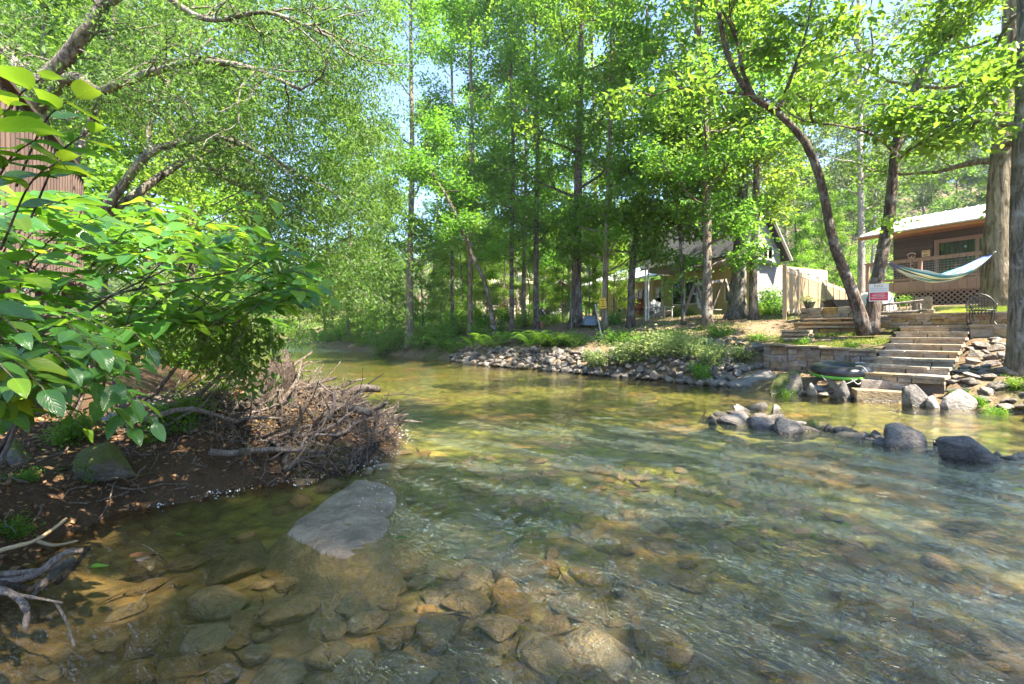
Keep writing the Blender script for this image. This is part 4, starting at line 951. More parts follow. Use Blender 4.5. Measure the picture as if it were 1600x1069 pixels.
mb = MB(); kbox(mb, 1.52, 1.82, 1.66, 1.70, 5.0, 5.28); mb.build('face', simple('pale_pine', (.62, .46, .24), (.7, .55, .32), 10), orn)
mb = MB(); kbox(mb, 1.56, 1.70, 1.648, 1.658, 5.2, 5.23); kbox(mb, 1.58, 1.74, 1.648, 1.658, 5.05, 5.085); mb.build('carved_mark', M_redbrown, orn)
# deck with wire rail, skirt boards and lattice
dk = empty('deck', K(4, .9, 2.6)); tag(dk, 'raised brown deck with wire railing and lattice skirt before the cabin', 'deck')
mb = MB(); kbox(mb, 0, 12, .02, 1.78, FZ - .06, FZ); mb.build('floor', M_trim, dk)
mb = MB(); kbox(mb, 0, 12, .06, .1, FZ - .5, FZ - .07); mb.build('rim_joist', M_trim, dk)
shared = {}
def sbox(name, size, loc, mat, parent, rot=ANGC):
    key = (name, tuple(round(s, 3) for s in size), mat.name)
    if key not in shared: m = MB(); m.box((0, 0, 0), size); shared[key] = m.mesh(name)
    return obj(name, shared[key], mat, parent, True, loc, (0, 0, rot))
for i in range(42): sbox('skirt_board', (.275, .03, .4), K(.14 + .285 * i, .03, FZ - .26), M_trim, dk)
for i in range(52): sbox('rail_block', (.215, .03, .12), K(.14 + .23 * i, -.01, FZ + .89), M_trim, dk)
for a in (0.05, 2.1, 4.2, 6.3, 8.4): sbox('post', (.13, .13, 1.3), K(a, .09, FZ + .3), M_trim, dk)
mb = MB(); mb.beam(K(-.05, .06, FZ + .975), K(12, .06, FZ + .975), .16, .04); mb.build('top_rail', M_trim, dk)
mb = MB(); mb.beam(K(0, .06, FZ + .1), K(12, .06, FZ + .1), .05, .1); mb.build('bottom_rail', M_trim, dk)
for z in np.arange(FZ + .23, FZ + .82, .105):
    m = MB(); m.tube([K(0, .09, z), K(12, .09, z)], .006, 4); m.build('rail_wire', M_wire, dk)
mb = MB()
for a in np.arange(.2, 12, .13): mb.tube([K(a, .09, FZ + .15), K(a, .09, FZ + .83)], .003, 3)
mb.build('upright_wire', M_wire, dk)
mb = MB(); mb.beam(K(-.02, .1, FZ + .975), K(-.02, 1.7, FZ + .975), .14, .04); mb.beam(K(0, .1, FZ + .1), K(0, 1.7, FZ + .1), .05, .1); mb.build('side_rail', M_trim, dk)
for sgn in (1, -1):
    h = .78
    for k in range(64):
        a = -.6 + .2 * k; p, q = (K(a, .06 + .02 * sgn, FZ - .5 - h), K(a + h, .06 + .02 * sgn, FZ - .5)) if sgn > 0 else (K(a + h, .06 + .02 * sgn, FZ - .5 - h), K(a, .06 + .02 * sgn, FZ - .5))
        if a < 0 or a + h > 12: continue
        m = MB(); m.beam(p, q, .012, .045, (WC.x, WC.y, 0)) if False else m.beam(p, q, .045, .012, tuple(WC)); m.build('lattice_strip', M_trim, dk)
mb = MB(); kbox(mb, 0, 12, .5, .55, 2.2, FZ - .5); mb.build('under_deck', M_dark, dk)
mb = MB(); kbox(mb, 0, 12, .03, .08, FZ - 1.34, FZ - 1.26); mb.build('lattice_sill', M_trim, dk)

# grey house: gabled upper floor over a ground floor tinted yellow for green light, low wing with porch
H0 = Vector((13.3, 26, 0)); GD = WC; LD = -UC
def Hh(t, s, z): return H0 + GD * t + LD * s + Vector((0, 0, z))
RH = Matrix.Rotation(math.atan2(GD.y, GD.x), 3, 'Z')
def hbox(mb, t0, t1, s0, s1, z0, z1): return mb.box(Hh((t0 + t1) / 2, (s0 + s1) / 2, (z0 + z1) / 2), (t1 - t0, s1 - s0, z1 - z0), RH)
M_grey = simple('pale_grey_lap_siding', (.32, .32, .305), (.27, .27, .255), 6, .6, .1, .01, rnd=.04)
M_yel = simple('green_lit_lap_siding', (.50, .45, .20), (.42, .38, .16), 6, .6, .1, .01, rnd=.04)  # green light on the shaded side put into the siding colour
M_shingle = simple('grey_shingle', (.04, .042, .048), (.075, .075, .082), 20, .9, .4, .02)
ho = empty('house', Hh(1, 3, 2.4)); tag(ho, 'pale grey gabled house with light-tinted yellow lower wall and porch wing behind the trees', 'house')
GZ = 2.35
mb = MB(); hbox(mb, 0.03, 6.5, .03, 7.0, GZ - .3, 5.25); mb.build('lower_wall', M_yel, ho)
mb = MB()
for z in np.arange(GZ + .3, 5.2, .16): hbox(mb, 0, .03, .0, 7.0, z, z + .145)
mb.build('green_lit_siding', M_yel, ho)
mb = MB()
for z in np.arange(GZ + .3, 5.2, .16): hbox(mb, .0, 6.5, 0, .03, z, z + .145)
mb.build('grey_siding', M_grey, ho)
mb = MB(); mb.prism([Hh(-2.0, -.35, 5.25), Hh(1.4, -.35, 5.25), Hh(1.4, -.35, 5.7), Hh(-.3, -.35, 7.95), Hh(-2.0, -.35, 5.7)], LD * 6.5); mb.build('upper_wall', M_grey, ho)
mb = MB()
for z in np.arange(5.3, 7.85, .14):
    hw = 1.68 if z < 5.7 else max(.02, 1.68 * (7.92 - z) / 2.22); hbox(mb, -.3 - hw, -.3 + hw, -.38, -.352, z, z + .125)
mb.build('gable_siding', M_grey, ho)
for sg in (-1, 1):
    mb = MB(); p = [Hh(-.3, -.75, 8.12), Hh(-.3 + sg * 2.05, -.75, 5.42), Hh(-.3 + sg * 2.05, 6.5, 5.42), Hh(-.3, 6.5, 8.12)]; mb.prism(p if sg > 0 else p[::-1], (0, 0, .09)); mb.build('roof_slope', M_shingle, ho)
    mb = MB(); mb.beam(Hh(-.3, -.78, 8.1), Hh(-.3 + sg * 2.05, -.78, 5.4), .03, .16, tuple(LD)) ; mb.build('rake_board', M_white, ho)
def hwin(parent, axis, c0, c1, z0, z1, n, off):
    mk = lambda m, x0, x1, d0, d1, za, zb: hbox(m, x0, x1, d0, d1, za, zb) if axis == 't' else hbox(m, d0, d1, x0, x1, za, zb)
    mb = MB(); t = .07
    mk(mb, c0 - t, c1 + t, off - .04, off + .02, z1, z1 + t); mk(mb, c0 - t, c1 + t, off - .04, off + .02, z0 - t, z0); mk(mb, c0 - t, c0, off - .04, off + .02, z0, z1); mk(mb, c1, c1 + t, off - .04, off + .02, z0, z1)
    for k in range(1, n): x = c0 + (c1 - c0) * k / n; mk(mb, x - .03, x + .03, off - .04, off + .02, z0, z1)
    f = mb.build('window', M_white, parent)
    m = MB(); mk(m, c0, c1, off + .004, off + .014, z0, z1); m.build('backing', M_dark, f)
    for k in range(n):
        m = MB(); wd = (c1 - c0) / n; mk(m, c0 + wd * k + .035, c0 + wd * (k + 1) - .035, off - .012, off - .004, z0 + .01, z1 - .01); m.build('pane', M_glass, f)
hwin(ho, 't', -1.4, -1.05, 5.6, 6.2, 1, -.4); hwin(ho, 't', -.5, .62, 5.45, 6.05, 3, -.4)
hwin(ho, 's', 3.0, 6.0, 3.3, 4.75, 3, -.03)
hwin(ho, 's', 1.0, 2.0, 3.3, 4.3, 1, -.03)
mb = MB(); hbox(mb, -.06, .04, -.06, .04, GZ - .1, 5.25); hbox(mb, -.06, .04, 6.9, 7.02, GZ - .1, 5.25); mb.build('corner_board', M_white, ho)
mb = MB(); mb.prism([Hh(-1.0, 6.6, 5.15), Hh(-1.0, 15, 5.15), Hh(3, 15, 6.6), Hh(3, 6.6, 6.6)], (0, 0, .1)); mb.build('wing_roof', M_roofmetal, ho)
mb = MB(); hbox(mb, 1.6, 5, 7.0, 15, GZ - .3, 5.3); mb.build('wing_wall', M_yel, ho)
for k in range(5):
    mb = MB(); hbox(mb, -.7, -.57, 7.2 + 1.85 * k, 7.33 + 1.85 * k, GZ - .2, 5.15); mb.build('porch_post', M_yel, ho)
for k in range(3): hwin(ho, 's', 8 + 2.4 * k, 9.2 + 2.4 * k, 3.1, 4.7, 2, 1.56)
mb = MB(); hbox(mb, -.68, -.6, 7.2, 13, GZ + .85, GZ + .93); hbox(mb, -.68, -.6, 7.2, 13, GZ + .35, GZ + .41); mb.build('porch_rail', M_yel, ho)
mb = MB(); hbox(mb, -.7, 1.6, 7.0, 15, GZ - .4, GZ + .1); mb.build('porch_floor', M_yel, ho)
# far cream house
fh = empty('far_house', (-1.2, 46, 2.4)); tag(fh, 'small cream house half hidden by leaves behind the fern bank', 'house')
M_creamwall = simple('cream_siding', (.55, .53, .36), (.48, .46, .30), 5, .7, .1)
c = Vector((-.6, 47, 0)); zb = hz(-.6, 47) - .3
mb = MB(); mb.box((c.x, c.y, zb + 1.9), (4.6, 4, 3.8)); mb.build('wall', M_creamwall, fh)
mb = MB(); mb.prism([(c.x - 2.7, c.y - 2.5, zb + 3.7), (c.x + 2.7, c.y - 2.5, zb + 3.7), (c.x + 2.7, c.y, zb + 4.9), (c.x - 2.7, c.y, zb + 4.9)], (0, 0, .12)); mb.prism([(c.x - 2.7, c.y + 2.5, zb + 3.7), (c.x + 2.7, c.y + 2.5, zb + 3.7), (c.x + 2.7, c.y, zb + 4.9), (c.x - 2.7, c.y, zb + 4.9)], (0, 0, .12)); mb.build('roof', M_creamwall, fh)
for k in range(2):
    mb = MB(); mb.box((c.x - 1.2 + 2.3 * k, c.y - 2.02, zb + 2.3), (1.1, .08, 1.3)); f = mb.build('window', M_white, fh); mb = MB(); mb.box((c.x - 1.2 + 2.3 * k, c.y - 2.07, zb + 2.3), (.9, .04, 1.1)); mb.build('pane', M_dark, f)
# gazebo
gz = empty('gazebo', (3.4, 36, 2.4)); tag(gz, 'small dark grey gable shelter behind the adirondack chairs', 'gazebo')
M_gazebo = simple('weathered_grey_timber', (.10, .10, .105), (.2, .2, .21), 9, .8, .2)
c = Vector((3.6, 37.5, hz(3.6, 37.5) - .1))
for sx in (-1, 1):
    for sy in (-1, 1): mb = MB(); mb.box(c + Vector((1.2 * sx, 1.2 * sy, 1.05)), (.12, .12, 2.1)); mb.build('post', M_gazebo, gz)
    mb = MB(); p = [c + Vector((0, -1.6, 3.0)), c + Vector((1.7 * sx, -1.6, 1.95)), c + Vector((1.7 * sx, 1.6, 1.95)), c + Vector((0, 1.6, 3.0))]; mb.prism(p, (0, 0, .08)); mb.build('roof_slope', M_gazebo, gz)
    mb = MB(); mb.beam(c + Vector((0, -1.63, 3.02)), c + Vector((1.72 * sx, -1.63, 1.96)), .05, .14, (0, 1, 0)); mb.build('rafter', simple('silver_timber', (.3, .3, .31), None, 9), gz)
mb = MB(); mb.beam(c + Vector((-1.3, -1.3, 2.1)), c + Vector((1.3, -1.3, 2.1)), .1, .16); mb.beam(c + Vector((0, -1.3, 2.1)), c + Vector((0, -1.3, 2.9)), .1, .1); mb.build('tie_beam', M_gazebo, gz)
mb = MB(); mb.box(c + Vector((0, 1.25, 1.0)), (2.4, .06, 2.0)); mb.build('back_wall', M_gazebo, gz)

# tan board fence
fe = empty('board_fence', (10.9, 19.1, 2.2)); tag(fe, 'tall tan board fence receding from the bank towards the cabin', 'fence')
M_tan = simple('tan_vinyl_board', (.38, .26, .155), (.44, .31, .19), 5, .5, .05, .01, rnd=.06)
M_tanlt = simple('pale_tan_vinyl', (.47, .365, .25), (.52, .41, .29), 5, .5, .05, .01, rnd=.03)
F0 = Vector((10.85, 19.1, 0)); FD = Vector((.67, .742, 0)).normalized(); FA = math.atan2(FD.y, FD.x); FN = Vector((FD.y, -FD.x, 0))
for k in range(10):
    p = F0 + FD * 2.2 * k; zt = 4.16 + .015 * k; zb = 2.3 + .03 * k
    sbox('post', (.13, .13, zt - zb + .34), (p.x, p.y, (zt + zb) / 2 - .12), M_tan if k == 0 else M_tanlt, fe, FA)
    if k == 9: break
    q = p + FD * 1.1
    sbox('top_rail', (2.06, .06, .2), (q.x, q.y, zt - .12), M_tanlt, fe, FA); sbox('bottom_rail', (2.06, .06, .14), (q.x, q.y, zb + .12), M_tanlt, fe, FA)
    for i in range(13):
        r = p + FD * (.145 + .159 * i); sbox('board', (.152, .03, 1.62), (r.x, r.y, (zt + zb) / 2), M_tan, fe, FA)
# dark red board wall of the deck on the near bank
bw = empty('board_wall', (-5.6, 5.2, .9)); tag(bw, 'weathered red brown vertical board wall behind the shrub', 'board wall')
M_redwood = simple('weathered_red_brown_board', (.07, .043, .034), (.135, .092, .076), 6, .85, .4, .015, rnd=.3, mapscale=(4, 4, .4))
B0 = Vector((-4.88, 4.2, 0)); BD = Vector((-.53, .85, 0)).normalized(); BA = math.atan2(BD.y, BD.x); gb = random.Random(4)
for k in range(31):
    p = B0 + BD * (.06 + .152 * k); h = gb.uniform(-.05, .03)
    sbox('board', (.138, .03, 1.85), (p.x, p.y, 3.27 + h), M_redwood, bw, BA + gb.uniform(-.02, .02))
    p2 = p - Vector((BD.y, -BD.x, 0)) * 0
    if k % 1 == 0: n = Vector((BD.y, -BD.x, 0)); q = p + n * .03 + BD * .076; sbox('batten', (.045, .03, 1.8), (q.x, q.y, 3.27 + h), M_redwood, bw, BA)
mb = MB(); mb.beam(B0 + Vector((0, 0, 4.24)), B0 + BD * 4.8 + Vector((0, 0, 4.24)), .16, .05); mb.build('cap_rail', M_redwood, bw)
for t in (0.1, 1.7, 3.2, 4.6):
    p = B0 + BD * t - Vector((BD.y, -BD.x, 0)) * .12; mb = MB(); mb.box((p.x, p.y, 2.4), (.14, .14, 3.6)); mb.build('post', M_redwood, bw)
mb = MB()
for k in range(9):
    n = Vector((BD.y, -BD.x, 0)); p = B0 - n * (.25 + .15 * k); mb.beam(p + Vector((0, 0, 2.36)), p + BD * 4.8 + Vector((0, 0, 2.36)), .14, .04)
mb.build('deck_boards', M_redwood, bw)
# ------------------------------------------------------------------ things on the right bank
def torus(mb, c, R, r, n=40, m=12, M=None, rz=1.0, rib=0.0):
    V = []; F = []
    for i in range(n):
        a = 2 * math.pi * i / n
        for j in range(m):
            b = 2 * math.pi * j / m; q = r * (1 + (rib if i % 2 else 0)); p = Vector(((R + q * math.cos(b)) * math.cos(a), (R + q * math.cos(b)) * math.sin(a), q * rz * math.sin(b)))
            V.append((M @ p if M is not None else p) + Vector(c))
    for i in range(n):
        for j in range(m): F.append((i * m + j, ((i + 1) % n) * m + j, ((i + 1) % n) * m + (j + 1) % m, i * m + (j + 1) % m))
    return mb.add(V, F)
M_rubber = simple('black_rubber', (.014, .015, .019), (.02, .021, .026), 40, .33, .1, .004, spec=.6)
M_green = simple('lime_green_strap', (.12, .42, .03), (.16, .5, .05), 10, .5, .05)
M_rope = simple('pale_nylon_rope', (.62, .62, .56), (.5, .5, .45), 60, .7, .2)
tc = Vector((8.12, 11.85, .60)); TM = (Matrix.Rotation(R_(5), 3, 'X') @ Matrix.Rotation(R_(-2), 3, 'Y'))
tu = empty('inner_tube', (8.12, 11.85, .42)); tag(tu, 'black rubber inner tube with lime green base lying by the steps', 'inner tube')
mb = MB(); torus(mb, tc, .475, .18, 72, 14, TM, .8, .012); mb.build('tube', M_rubber, tu, smooth=True)
mb = MB(); torus(mb, tc + Vector((0, 0, -.10)), .48, .165, 48, 10, TM, .45); mb.build('green_cover', M_green, tu, smooth=True)
def rope(pts, r=.009): m = MB(); m.tube(smooth_path(pts, 18), r, 5); m.build('rope', M_rope, tu)
def tp(ang, rad, z): return tuple(tc + TM @ Vector((rad * math.cos(R_(ang)), rad * math.sin(R_(ang)), z)))
rope([tp(200, .66, -.05), tp(215, .76, -.17), tp(240, .80, -.2), tp(262, .70, -.1)]); rope([tp(280, .40, .15), tp(285, .55, .16), tp(290, .67, .0), tp(300, .74, -.16), tp(318, .66, -.03)])
rope([tp(10, .4, .15), tp(0, .56, .15), tp(-6, .68, .02), tp(-12, .74, -.14)]); rope([tp(252, .67, -.08), tp(262, .76, -.2), tp(275, .68, -.1)])
m = MB(); m.tube([tp(100, .34, .0), tp(100, .26, .02)], .012, 6); m.build('valve', M_rubber, tu)

# warning sign on the forked tree
sp = at(1373, 457, 13.72); sg = empty('warning_sign', sp); tag(sg, 'white and red warning sign fixed to the forked tree', 'sign')
M_red = simple('sign_red', (.62, .03, .05), (.55, .03, .05), 6, .5, 0, rnd=0); M_signwhite = simple('sign_white', (.75, .75, .74), (.7, .7, .68), 6, .5, 0, rnd=0); M_olive = simple('faded_olive_print', (.42, .36, .18), None, 6, .6, 0, rnd=0); M_grey2 = simple('grey_print', (.42, .42, .42), None, 6, .6, 0, rnd=0); M_pink = simple('pale_pink_print', (.78, .42, .45), None, 6, .6, 0, rnd=0)
SR = Matrix.Rotation(R_(-38), 3, 'Z')
def sbx(name, mat, cx, cz, wd, ht, d0, dp=.004):
    m = MB(); m.box(sp + SR @ Vector((cx, -d0, cz)), (wd, dp, ht), SR); return m.build(name, mat, sg)
sbx('panel', M_signwhite, 0, 0, .45, .50, 0, .008); sbx('red_field', M_red, 0, -.115, .41, .225, .008); text('NO', .13, sp + SR @ Vector((0, -.009, .185)), R_(-38), M_olive, sg, 'lettering')
for k, (z, wd) in enumerate(((.105, .40), (.05, .36))): sbx('print_line', M_grey2, 0, z, wd, .012, .008)
for k in range(4): sbx('pink_print_line', M_pink, 0, -.05 - .04 * k, .26 + .06 * (k % 2), .02, .012)
for s in (-1, 1): sbx('corner_mark', M_pink, s * .16, -.15, .07, .014, .012)
# yellow sign
sp2 = at(942, 474, 22.2); ys = empty('yellow_sign', sp2); tag(ys, 'small tilted yellow sign with dark lines on a trunk', 'sign')
M_yelsign = simple('sign_yellow', (.78, .46, .02), (.72, .42, .02), 6, .5, 0, rnd=0); YR = Matrix.Rotation(R_(-6), 3, 'Y')
m = MB(); m.box(sp2, (.3, .012, .48), YR); m.build('panel', M_yelsign, ys)
for z, wd in ((.13, .17), (.02, .1), (-.05, .06), (-.15, .18)):
    m = MB(); m.box(sp2 + YR @ Vector((0, -.01, z)), (wd, .004, .028), YR); m.build('print_line', M_dark, ys)

# hammock
def hammock():
    root = empty('hammock', at(1450, 440, 14.6)); tag(root, 'blue green striped hammock slung between forked tree and broad trunk', 'hammock')
    A = at(1389, 411, 14.15); B = at(1548, 397, 15.9); nu, nv = 44, 22; V = []; UV = []
    sagv = at(1452, 441, 14.9)
    for i in range(nu + 1):
        t = i / nu; c = A.lerp(B, t); tt = (t - .42); sag = 4 * t * (1 - t); z = c.z - (A.lerp(B, .45).z - sagv.z) * sag ** 1.0 * 1.02
        half = .05 + .43 * min(1, math.sin(math.pi * t) ** .8)
        d = (B - A).normalized(); n = Vector((d.y, -d.x, 0)).normalized()
        for j in range(nv + 1):
            v = j / nv * 2 - 1; lift = .22 * v * v * min(1, sag * 1.3) + .012 * math.sin(j * 2.1 + i * .5)
            p = c + n * (v * half * .75); V.append((p.x, p.y, z + lift)); UV.append((t, j / nv))
    F = [(i * (nv + 1) + j, (i + 1) * (nv + 1) + j, (i + 1) * (nv + 1) + j + 1, i * (nv + 1) + j + 1) for i in range(nu) for j in range(nv)]
    m, nt, b = newmat('striped_hammock_cloth'); uv = N(nt, 'ShaderNodeSeparateXYZ', {0: N(nt, 'ShaderNodeUVMap').outputs[0]})
    cr = N(nt, 'ShaderNodeValToRGB', {'Fac': math_(nt, 'FRACT', math_(nt, 'MULTIPLY', uv.outputs[1], 1.9))}); cr.color_ramp.interpolation = 'CONSTANT'; e = cr.color_ramp.elements
    cols = [(0, (.06, .22, .50)), (.1, (.75, .80, .82)), (.18, (.03, .30, .42)), (.32, (.8, .85, .85)), (.37, (.015, .05, .09)), (.47, (.55, .68, .35)), (.58, (.8, .85, .8)), (.63, (.02, .22, .33)), (.78, (.3, .5, .62)), (.88, (.8, .85, .85))]
    while len(e) < len(cols): e.new(.5)
    for k, (p, c) in enumerate(cols): e[k].position = p; e[k].color = c4(c)
    endm = ramp(nt, math_(nt, 'ABSOLUTE', math_(nt, 'SUBTRACT', uv.outputs[0], .5)), [(.40, 0.), (.44, 1.)])
    col = mixc(nt, math_(nt, 'MULTIPLY', endm, .8), cr.outputs[0], (.06, .07, .30)); nt.links.new(col, b.inputs['Base Color']); b.inputs['Roughness'].default_value = .9
    obj('cloth', mesh_np('cloth', V, F, uv=UV, smooth=True), m, root)
    for s, E, T in ((0, A, at(1380, 408, 14.2)), (1, B, at(1556, 393, 15.75))):
        mb = MB(); mb.tube([tuple(E), tuple(E.lerp(T, .5) + Vector((0, 0, -.01))), tuple(T)], .018, 5); mb.build('hanging_rope', M_rope, root)
hammock()

# ornate metal garden chair
M_iron = simple('black_cast_iron', (.012, .012, .012), (.03, .03, .028), 30, .45, .1, metal=.4)
def iron_chair():
    p = W(1.72, 3.95, 1.73); root = empty('garden_chair', p); tag(root, 'ornate black cast metal chair before the golden wall', 'chair')
    Rm = Matrix.Rotation(ANG + .25, 3, 'Z')
    L = lambda x, y, z: p + Rm @ Vector((x, y, z)) * .86
    for sx in (-1, 1):
        for sy, r in ((-1, .16), (1, .2)):
            m = MB(); m.tube(smooth_path([L(.24 * sx, .2 * sy, .42), L(.25 * sx, .21 * sy, .25), L(.22 * sx, .22 * sy, .1), L(.27 * sx, .26 * sy, 0)], 8), .017, 6); m.build('leg', M_iron, root)
        m = MB(); m.tube(smooth_path([L(.27 * sx, .2, .62), L(.30 * sx, 0, .63), L(.29 * sx, -.18, .6), L(.25 * sx, -.2, .42)], 10), .016, 6); m.build('armrest', M_iron, root)
    m = MB(); g = np.random.default_rng(3)
    for x in np.arange(-.24, .25, .06):
        for y in np.arange(-.2, .21, .06): torus(m, L(x, y, .43), .024, .008, 8, 4)
    torus(m, L(0, 0, .43), .27, .014, 28, 6); m.build('seat', M_iron, root)
    m = MB()
    for x in np.arange(-.27, .28, .068):
        for z in np.arange(.5, .9, .068):
            if abs(x) > .28 - max(0, z - .72) * .9: continue
            torus(m, L(x, .24 + (z - .43) * .15, z), .027, .009, 8, 4, Rm @ Matrix.Rotation(R_(82), 3, 'X'))
    m.build('backrest', M_iron, root)
    m = MB(); m.tube(smooth_path([L(-.3, .23, .43), L(-.31, .28, .68), L(-.2, .31, .86), L(0, .33, .95), L(.2, .31, .86), L(.31, .28, .68), L(.3, .23, .43)], 24), .016, 6); m.build('back_frame', M_iron, root)
    m = MB()
    for x in np.arange(-.2, .21, .08):
        m.tube([L(x, -.22, .42), L(x, -.23, .3)], .012, 5); torus(m, L(x, -.225, .34), .02, .008, 8, 4, Rm @ Matrix.Rotation(R_(90), 3, 'X'))
    m.build('apron', M_iron, root)
iron_chair()
# rustic bench of peeled sticks
M_stick = barkmat('grey_weathered_stick', (.20, .165, .14), (.42, .37, .32), (.5, .48, .44), .3, sc=3)
def bench():
    p = at(1404, 489, 14.4); p.z = hz(p.x, p.y); root = empty('rustic_bench', p); tag(root, 'grey rustic stick bench under the hammock beside the stone block', 'bench')
    Rm = Matrix.Rotation(ANG + .5, 3, 'Z'); L = lambda x, y, z: p + Rm @ Vector((x, y, z)); g = random.Random(8)
    def st(name, pts, r): m = MB(); m.tube(smooth_path([L(*q) for q in pts], 8), r, 6, wob=.12); m.build(name, M_stick, root)
    for x in (-.62, .6):
        st('leg', [(x, -.2, -.05), (x + .02, -.2, .2), (x - .01, -.22, .46)], .04); st('leg', [(x, .2, -.05), (x, .22, .4), (x + .03, .3, .82)], .04); st('armrest', [(x, .26, .6), (x, 0, .62), (x + .02, -.3, .6)], .035)
    for k in range(4): st('seat_stick', [(-.72, -.2 + .13 * k, .44), (0, -.19 + .13 * k, .42), (.72, -.2 + .13 * k, .45)], .04)
    st('back_rail', [(-.75, .28, .74), (0, .31, .84), (.72, .32, .92)], .038); st('back_rail', [(-.65, .24, .56), (.65, .25, .6)], .03)
    for k in range(9): x = -.55 + .135 * k; st('back_stick', [(x, .24, .45), (x + g.uniform(-.05, .05), .28, .84)], .018)
bench()
# pot of flowers on the planter wall
def pot(name, label, p, r, h, mat, lmat, seed, fr=.22, lf=.07, nl=16):
    root = empty(name, p); tag(root, label, 'potted plant'); m = MB(); n = 20; V = []; F = []
    prof = [(.62 * r, 0), (.8 * r, h * .4), (r, h * .85), (1.08 * r, h * .88), (1.08 * r, h), (.9 * r, h), (.85 * r, h * .85), (0.01, h * .85)]
    for rr, z in prof:
        for k in range(n): a = 2 * math.pi * k / n; V.append(Vector(p) + Vector((rr * math.cos(a), rr * math.sin(a), z)))
    F = [(i * n + k, i * n + (k + 1) % n, (i + 1) * n + (k + 1) % n, (i + 1) * n + k) for i in range(len(prof) - 1) for k in range(n)]
    m.add(V, F + [tuple(range(n - 1, -1, -1))]); m.build('pot', mat, root, smooth=True); g = np.random.default_rng(seed)
    C = np.array(p) + np.array([0, 0, h + fr * .35]) + g.normal(size=(nl, 3)) * fr * np.array([.55, .55, .35]); me = crown_mesh('foliage', C, g, 14, fr * .3, .7, lf); obj('foliage', me, lmat, root)
pp = W(-3.1, 6.42, 2.42); pot('flower_pot', 'dark round flower pot with green plants on the golden wall', pp, .2, .24, simple('dark_green_glaze', (.03, .06, .045), (.05, .08, .06), 9, .3, .05), M_leaf_pale, 3)
p = at(845, 496, 27.0); p.z = hz(p.x, p.y); pot('clay_pot', 'small clay pot among the trunks by the dark chair', p, .22, .36, simple('terracotta', (.42, .20, .11), (.5, .27, .16), 8), M_leaf, 4)
# barrow and covered heap by the cabin corner
def wheelbarrow():
    p = W(-2.45, 7.6); p.z = hz(p.x, p.y); root = empty('wheelbarrow', p); tag(root, 'dark wheelbarrow standing against the end of the tan fence', 'wheelbarrow')
    m = MB(); m.prism([p + Vector(q) for q in ((-.5, -.3, .62), (.45, -.3, .62), (.3, -.25, .3), (-.25, -.25, .3))], (0, .6, 0)); m.build('tray', M_iron, root)
    m = MB(); torus(m, p + Vector((-.55, 0, .2)), .17, .045, 24, 8, Matrix.Rotation(R_(90), 3, 'X')); m.build('wheel', M_rubber, root)
    for s in (-1, 1):
        m = MB(); m.tube([p + Vector((-.6, .08 * s, .22)), p + Vector((.2, .25 * s, .32)), p + Vector((.95, .28 * s, .6))], .022, 6); m.build('handle', M_stick, root)
        m = MB(); m.tube([p + Vector((.2, .22 * s, .3)), p + Vector((.3, .22 * s, 0))], .018, 6); m.build('leg', M_iron, root)
wheelbarrow()
def covered(name, label, p, size, mat, seed, legs=True, cat='covered grill'):
    root = empty(name, p); tag(root, label, cat); g = np.random.default_rng(seed); n = 14; V = []; F = []
    for i in range(n + 1):
        for j in range(n + 1):
            u, v = i / n * 2 - 1, j / n * 2 - 1; e = max(abs(u), abs(v)); zz = size[2] * (1 - .12 * (u * u + v * v) if e < .8 else .85 - (e - .8) * 3.4)
            zz += g.normal() * .015; V.append(tuple(Vector(p) + Vector((u * size[0] / 2 * (1 if e < .8 else .97), v * size[1] / 2, max(zz, .1 if legs else .02)))))
    F = [(i * (n + 1) + j, (i + 1) * (n + 1) + j, (i + 1) * (n + 1) + j + 1, i * (n + 1) + j + 1) for i in range(n) for j in range(n)]
    m = MB(); m.add(V, F); m.build('cover', mat, root, smooth=True)
    if legs:
        for sx in (-1, 1):
            for sy in (-1, 1): q = MB(); q.box(Vector(p) + Vector((sx * size[0] * .4, sy * size[1] * .4, size[2] * .35)), (.06, .06, size[2] * .72)); q.build('leg', M_iron, root)
        q = MB(); q.box(Vector(p) + Vector((0, 0, size[2] * .35)), (size[0] * .7, size[1] * .6, .3)); q.build('body', simple('brown_bundle', (.25, .15, .1), (.36, .24, .18), 18), root)
p = W(-1.3, 7.4); p.z = hz(p.x, p.y); covered('covered_grill', 'grill under a crumpled white cover behind the warning sign', p, (1.15, .6, .85), M_white, 5)
p = at(921, 503, 24.3); p.z = hz(p.x, p.y); covered('tarp_heap', 'low heap under a blue grey tarp between twin trunk and yellow sign', p, (.7, .7, .55), simple('blue_grey_tarp', (.10, .14, .2), (.2, .25, .32), 8, .45, .3), 6, False, 'tarp heap')
# slatted garden chairs
def adirondack(label, p, rz, mat, sc=1.0, group=None):
    root = empty('slatted_chair', p, rz); tag(root, label, 'chair', group); P = lambda x, y, z: Vector((x * sc, y * sc, z * sc))
    def bx(name, c, s, M=None): m = MB(); m.box(P(*c), P(*s), M); m.build(name, mat, root, keep=False)
    for x in (-.3, .3): bx('leg', (x, -.32, .28), (.06, .09, .56)); bx('leg', (x, .15, .2), (.05, .8, .1), Matrix.Rotation(R_(-16), 3, 'X')); bx('armrest', (x * 1.1, -.05, .57), (.13, .72, .03))
    for k in range(5): bx('seat_slat', (0, -.3 + .12 * k, .36 - .035 * k), (.56, .105, .025), Matrix.Rotation(R_(-16), 3, 'X'))
    for k in range(5): h = .78 - .05 * abs(k - 2); bx('back_slat', (-.24 + .12 * k, .3 + h * .14, .2 + h / 2), (.1, .022, h), Matrix.Rotation(R_(-20), 3, 'X'))
    bx('back_rail', (0, .36, .6), (.6, .03, .07), Matrix.Rotation(R_(-20), 3, 'X'))
